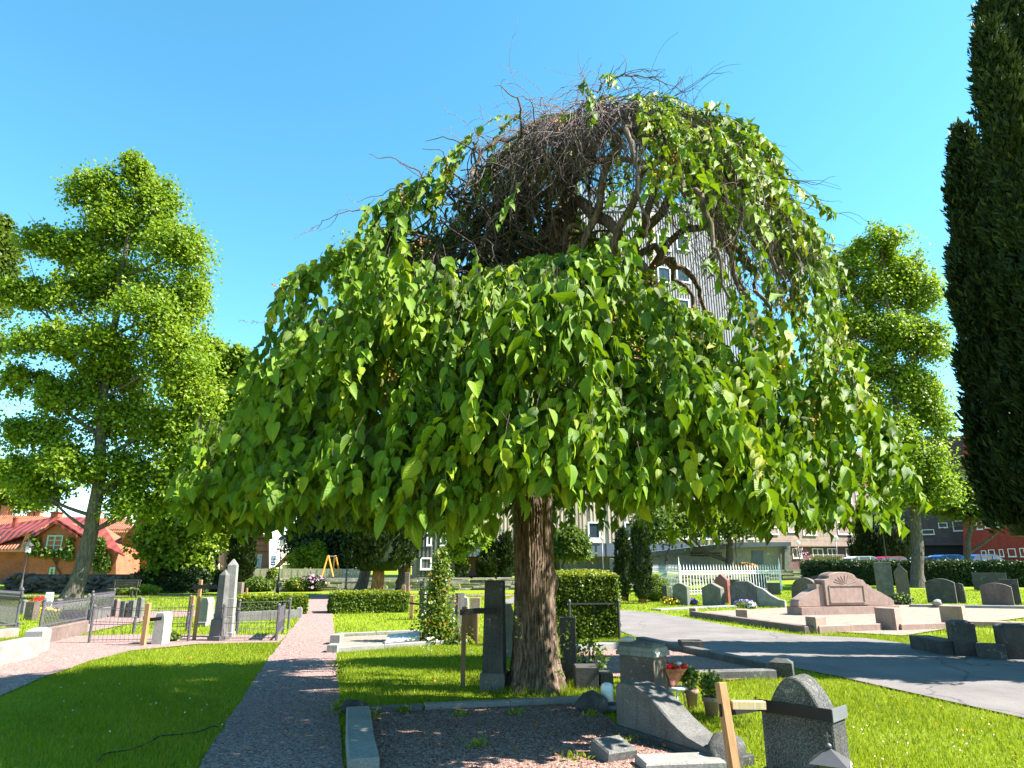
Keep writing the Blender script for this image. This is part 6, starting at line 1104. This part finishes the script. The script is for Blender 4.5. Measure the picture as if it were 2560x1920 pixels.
# far stones
headstone('grey blue square pillar stone in front of the dark hedge', 2198, 2240, 1405, 1486, 'flat', 'granite_grey', .5, R_(-20), foot=G(2219, 1500)); headstone('small lantern shaped stone beside the grey blue pillar', 2246, 2276, 1412, 1480, 'gable', 'granite_brown', .3, R_(-15), foot=G(2262, 1492))
for k, (x0, x1, yt, yb, sh, m_, lb) in enumerate(((2326, 2386, 1445, 1508, 'bow', 'granite_dark', 'dark bow topped headstone with a slim companion'), (2384, 2416, 1456, 1508, 'rough', 'granite_black', 'black slanting slim headstone beside the bow topped one'), (2418, 2466, 1421, 1472, 'gable', 'granite_grey', 'grey capped headstone in front of the dark hedge'), (2448, 2512, 1431, 1486, 'flat', 'granite_black', 'black broad headstone behind the brown one'), (2465, 2528, 1456, 1516, 'bow', 'granite_brown', 'brown bow topped headstone in the shade'), (2512, 2552, 1447, 1512, 'flat', 'granite_black', 'black slim headstone beside the brown one'), (2326, 2358, 1404, 1470, 'flat', 'granite_brown', 'tall dark stone against the hedge'))): headstone(lb, x0, x1, yt, yb, sh, m_, .3, R_(-38))
a = G(2250, 1512); bush('leafy_perennial', 'bluish leafy perennials behind the pink monument', a, .5, 'dark_leaf', 500, .1, 'plant', .5)
# planter and flowering bush on the terrace
p = P(2070, 1405, 70); T = thing('wooden_planter', 'pale slatted wooden planter in front of the mauve block', 'planter', (p.x, 70, h(p.x, 70))); zt = P(2070, 1388, 70).z - T.location.z
for k in range(16): MB().box((-1.5 + k * .2, 0, zt / 2), (.12, .06, zt)).build('slat', 'stake_cut', T)
MB().box((0, .25, zt * .45), (3.0, .4, zt * .9)).build('box', 'plank_grey', T); MB().box((0, 0, zt + .03), (3.2, .5, .06)).build('rail', 'frame_white', T)
p = P(2000, 1405, 72); bush('flowering_bush', 'bare pinkish bush in front of the mauve block', p, 1.0, 'dark_leaf', 150, .12, hh=2.4, flowers=('pink_petal', 50, .12))
p = P(1862, 1405, 60); bush('marigold_tub', 'orange flowers over dark leaves in front of the garage', p, .9, 'dark_leaf', 300, .16, 'flowers', .7, flowers=('samara', 40, .2))
g = P(1540, 1450, 49); T = thing('gate_post', 'rough granite gate post at the end of the retaining wall', 'stone post', (g.x, 49, h(g.x, 49))); zt = P(1540, 1396, 49).z - T.location.z; MB().box((-.2, 0, zt / 2), (.42, .5, zt), 0, .03, None, .95).build('shaft', 'granite_olive', T); MB().box((.25, .1, zt * .42), (.4, .5, zt * .84), 0, .04, (0, .03)).build('buttress', 'granite_light', T)
for k, (px, col_) in enumerate(((880, 'white_petal'), (905, 'violet_petal'), (1060, 'white_petal'))):
    p = P(px, 1434, 49); bush('flower_tub', ('white flowers along the top of the retaining wall by the swing', 'violet flowers along the top of the retaining wall', 'white flowers on the wall below the dark bay')[k], (p.x, 49), .5, 'dark_leaf', 200, .12, 'flowers', .4, flowers=(col_, 30, .15))
# black cord on the lawn
pts = [G(*p) for p in ((240, 1915), (262, 1895), (330, 1878), (380, 1858), (400, 1850), (450, 1841), (500, 1833), (530, 1825), (545, 1824))]; T = thing('cord', 'thin black cord lying across the shaded lawn', 'cord', pts[0]); pp = smooth_path([p - pts[0] + Vector((0, 0, .025 + .01 * math.sin(i * 2))) for i, p in enumerate(pts)], 60); V, Q = tubes_np([pp], [np.full(60, .006)], 6); link('cable', npmesh('cable', V, Q, m='cord', smooth=True), T)
# ================================================================ lawn grass
def inside(poly, x, y):
    poly = np.array([(p[0], p[1]) for p in poly]); r = np.zeros(len(x), bool); j = len(poly) - 1
    for i in range(len(poly)):
        xi, yi = poly[i]; xj, yj = poly[j]; c = ((yi > y) != (yj > y)) & (x < (xj - xi) * (y - yi) / (yj - yi + 1e-12) + xi); r ^= c; j = i
    return r
def grass(n, d0, d1, hmin, hmax, wid, name):
    D = d0 * (d1 / d0) ** rng.random(n) if False else np.sqrt(d0 ** 2 + rng.random(n) ** 1.25 * (d1 ** 2 - d0 ** 2)); x = rng.uniform(-.86, .86, n) * D * .97; k = np.ones(n, bool)
    for poly in (PATH, LG, SG, ROAD, GRAVE1, GRAVE2, GRAVE3, MON): k &= ~inside(poly, x, D)
    k &= np.hypot(x - TX, D - TY) > .36; x, D = x[k], D[k]; n = len(x); z = H(x, D) - .014; tall = 1 + 1.3 * np.exp(-((np.hypot(x - TX, D - TY) - .42) / .12) ** 2); hh = rng.uniform(hmin, hmax, n) * (1 + .25 * np.sin(x * 2.1 + D * 1.3)) * tall; a = rng.uniform(0, 6.28, n); ln = rng.uniform(.1, .8, n) * hh; la = rng.uniform(0, 6.28, n)
    w = wid * rng.uniform(.6, 1.3, n) * (1 + .05 * D); b0 = np.stack([x - np.cos(a) * w, D - np.sin(a) * w, z], -1); b1 = np.stack([x + np.cos(a) * w, D + np.sin(a) * w, z], -1); t = np.stack([x + np.cos(la) * ln, D + np.sin(la) * ln, z + hh], -1)
    v = np.stack([b0, b1, t], 1).reshape(-1, 3); f = np.arange(3 * n).reshape(-1, 3); patch = .5 + .22 * np.sin(x * 1.3 + 2 * np.sin(D * .7)) * np.sin(D * 1.1 + x * .4); pp = np.stack([x, D, 0 * x], -1); patch = .48 + .16 * fbm(pp, 71, .9, 4) + .10 * fbm(pp, 72, 4.0, 2); dryp = fbm(pp, 73, 1.3, 4) > .95; r = np.clip(patch + rng.normal(0, .19, n) + .35 * dryp * rng.random(n), 0, 1)
    o = link(name, npmesh(name, v, tris=f, m='grass_blade', rnd=np.repeat(r, 3)), kind='stuff'); o['label'] = 'short green blades of the mown lawn'; return o
grass(430000, 4.2, 17, .03, .062, .0034, 'lawn_grass'); grass(110000, 17, 42, .05, .09, .006, 'lawn_grass')
# daisies scattered on the shaded lawn
dp = [G(*p) for p in zip(rng.uniform(1050, 1180, 60), rng.uniform(1622, 1650, 60))] + [G(*p) for p in zip(rng.uniform(2100, 2500, 40), rng.uniform(1800, 1915, 40))] + [G(*p) for p in zip(rng.uniform(150, 560, 40), rng.uniform(1700, 1850, 40))]
dp = np.array([(p.x, p.y, .05) for p in dp]); dn = len(dp); hx = np.array([(0, 0, 0)] + [(math.cos(a), math.sin(a), .1) for a in np.arange(6) * np.pi / 3]); hf = np.array([(0, i, i % 6 + 1) for i in range(1, 7)]); Y, X, Z = frames(rng.normal(0, 1, (dn, 3)), rng.normal(0, .25, (dn, 3)) + [0, 0, 1]); v, f = instance_np(hx, hf, dp, X, Y, Z, np.full(dn, .007)); o = link('daisies', npmesh('daisies', v, tris=f, m='white_petal'), kind='stuff'); o['label'] = 'white daisies scattered in the lawn'
# loose stones on the gravel
def pebbles(poly, n, name, m, zz, label, dmax):
    P0 = np.array([(p[0], p[1]) for p in poly]); lo, hi = P0.min(0), np.minimum(P0.max(0), [99, dmax]); lo = np.maximum(lo, [-12, 3.8]); x = rng.uniform(lo[0], hi[0], n); y = rng.uniform(lo[1], hi[1], n); k = inside(poly, x, y); x, y = x[k], y[k]; n = len(x)
    oc = np.array([(1, 0, 0), (0, 1, 0), (-1, 0, 0), (0, -1, 0), (0, 0, .7), (0, 0, -.5)], float); of = np.array([(0, 1, 4), (1, 2, 4), (2, 3, 4), (3, 0, 4)]); pos = np.stack([x, y, H(x, y) + zz], -1); X, Y, Z = frames(rng.normal(0, 1, (n, 3)) * [1, 1, .2], rng.normal(0, .3, (n, 3)) + [0, 0, 1]); v, f = instance_np(oc, of, pos, X, Y, Z, rng.uniform(.004, .012, n)); o = link(name, npmesh(name, v, tris=f, m=m), kind='stuff'); o['label'] = label
pebbles(PATH, 36000, 'path_gravel', 'gravel', .006, 'loose pinkish gravel of the footpath', 16); pebbles(GRAVE1, 20000, 'grave_gravel', 'gravel_red', .018, 'loose reddish gravel of the front grave', 9)

# fallen leaves and twigs on lawn, path and graves
lp_ = np.concatenate([np.stack([rng.uniform(-6, 5, 420), rng.uniform(5.2, 14, 420)], -1), np.stack([rng.uniform(-2.6, 2, 260), rng.uniform(5.2, 9.5, 260)], -1)]); nl_ = len(lp_)
pos = np.stack([lp_[:, 0], lp_[:, 1], np.full(nl_, .035)], -1); X, Y, Z = frames(rng.normal(0, 1, (nl_, 3)) * [1, 1, .15], rng.normal(0, .35, (nl_, 3)) + [0, 0, 1]); v, f = instance_np(LEAF4, LF4, pos, X, Y, Z, rng.uniform(.018, .05, nl_)); o = link('leaf_litter', npmesh('leaf_litter', v, tris=f, m='samara'), kind='stuff'); o['label'] = 'dry brown leaves scattered over lawn and gravel'
# weeds growing in the gravel bed and along the kerbs
wp_ = [G(*p) for p in ((1195, 1872), (1440, 1905), (1290, 1790), (1150, 1795), (930, 1800), (852, 1770), (848, 1785), (1560, 1862), (1480, 1795), (900, 1860), (1010, 1785), (846, 1690), (842, 1668))]
pos = np.concatenate([np.array([p.x, p.y, .03]) + rng.normal(0, 1, (40, 3)) * [.05, .05, .012] for p in wp_]); nw = len(pos); X, Y, Z = frames(rng.normal(0, .6, (nw, 3)) + [0, 0, 1], rng.normal(0, 1, (nw, 3))); v, f = instance_np(LEAF4 * [.35, 1, 1], LF4, pos, X, Y, Z, rng.uniform(.03, .075, nw)); o = link('weeds', npmesh('weeds', v, tris=f, m='grass_blade', rnd=np.repeat(rng.random(nw), len(LEAF4))), kind='stuff'); o['label'] = 'small green weeds in the gravel'
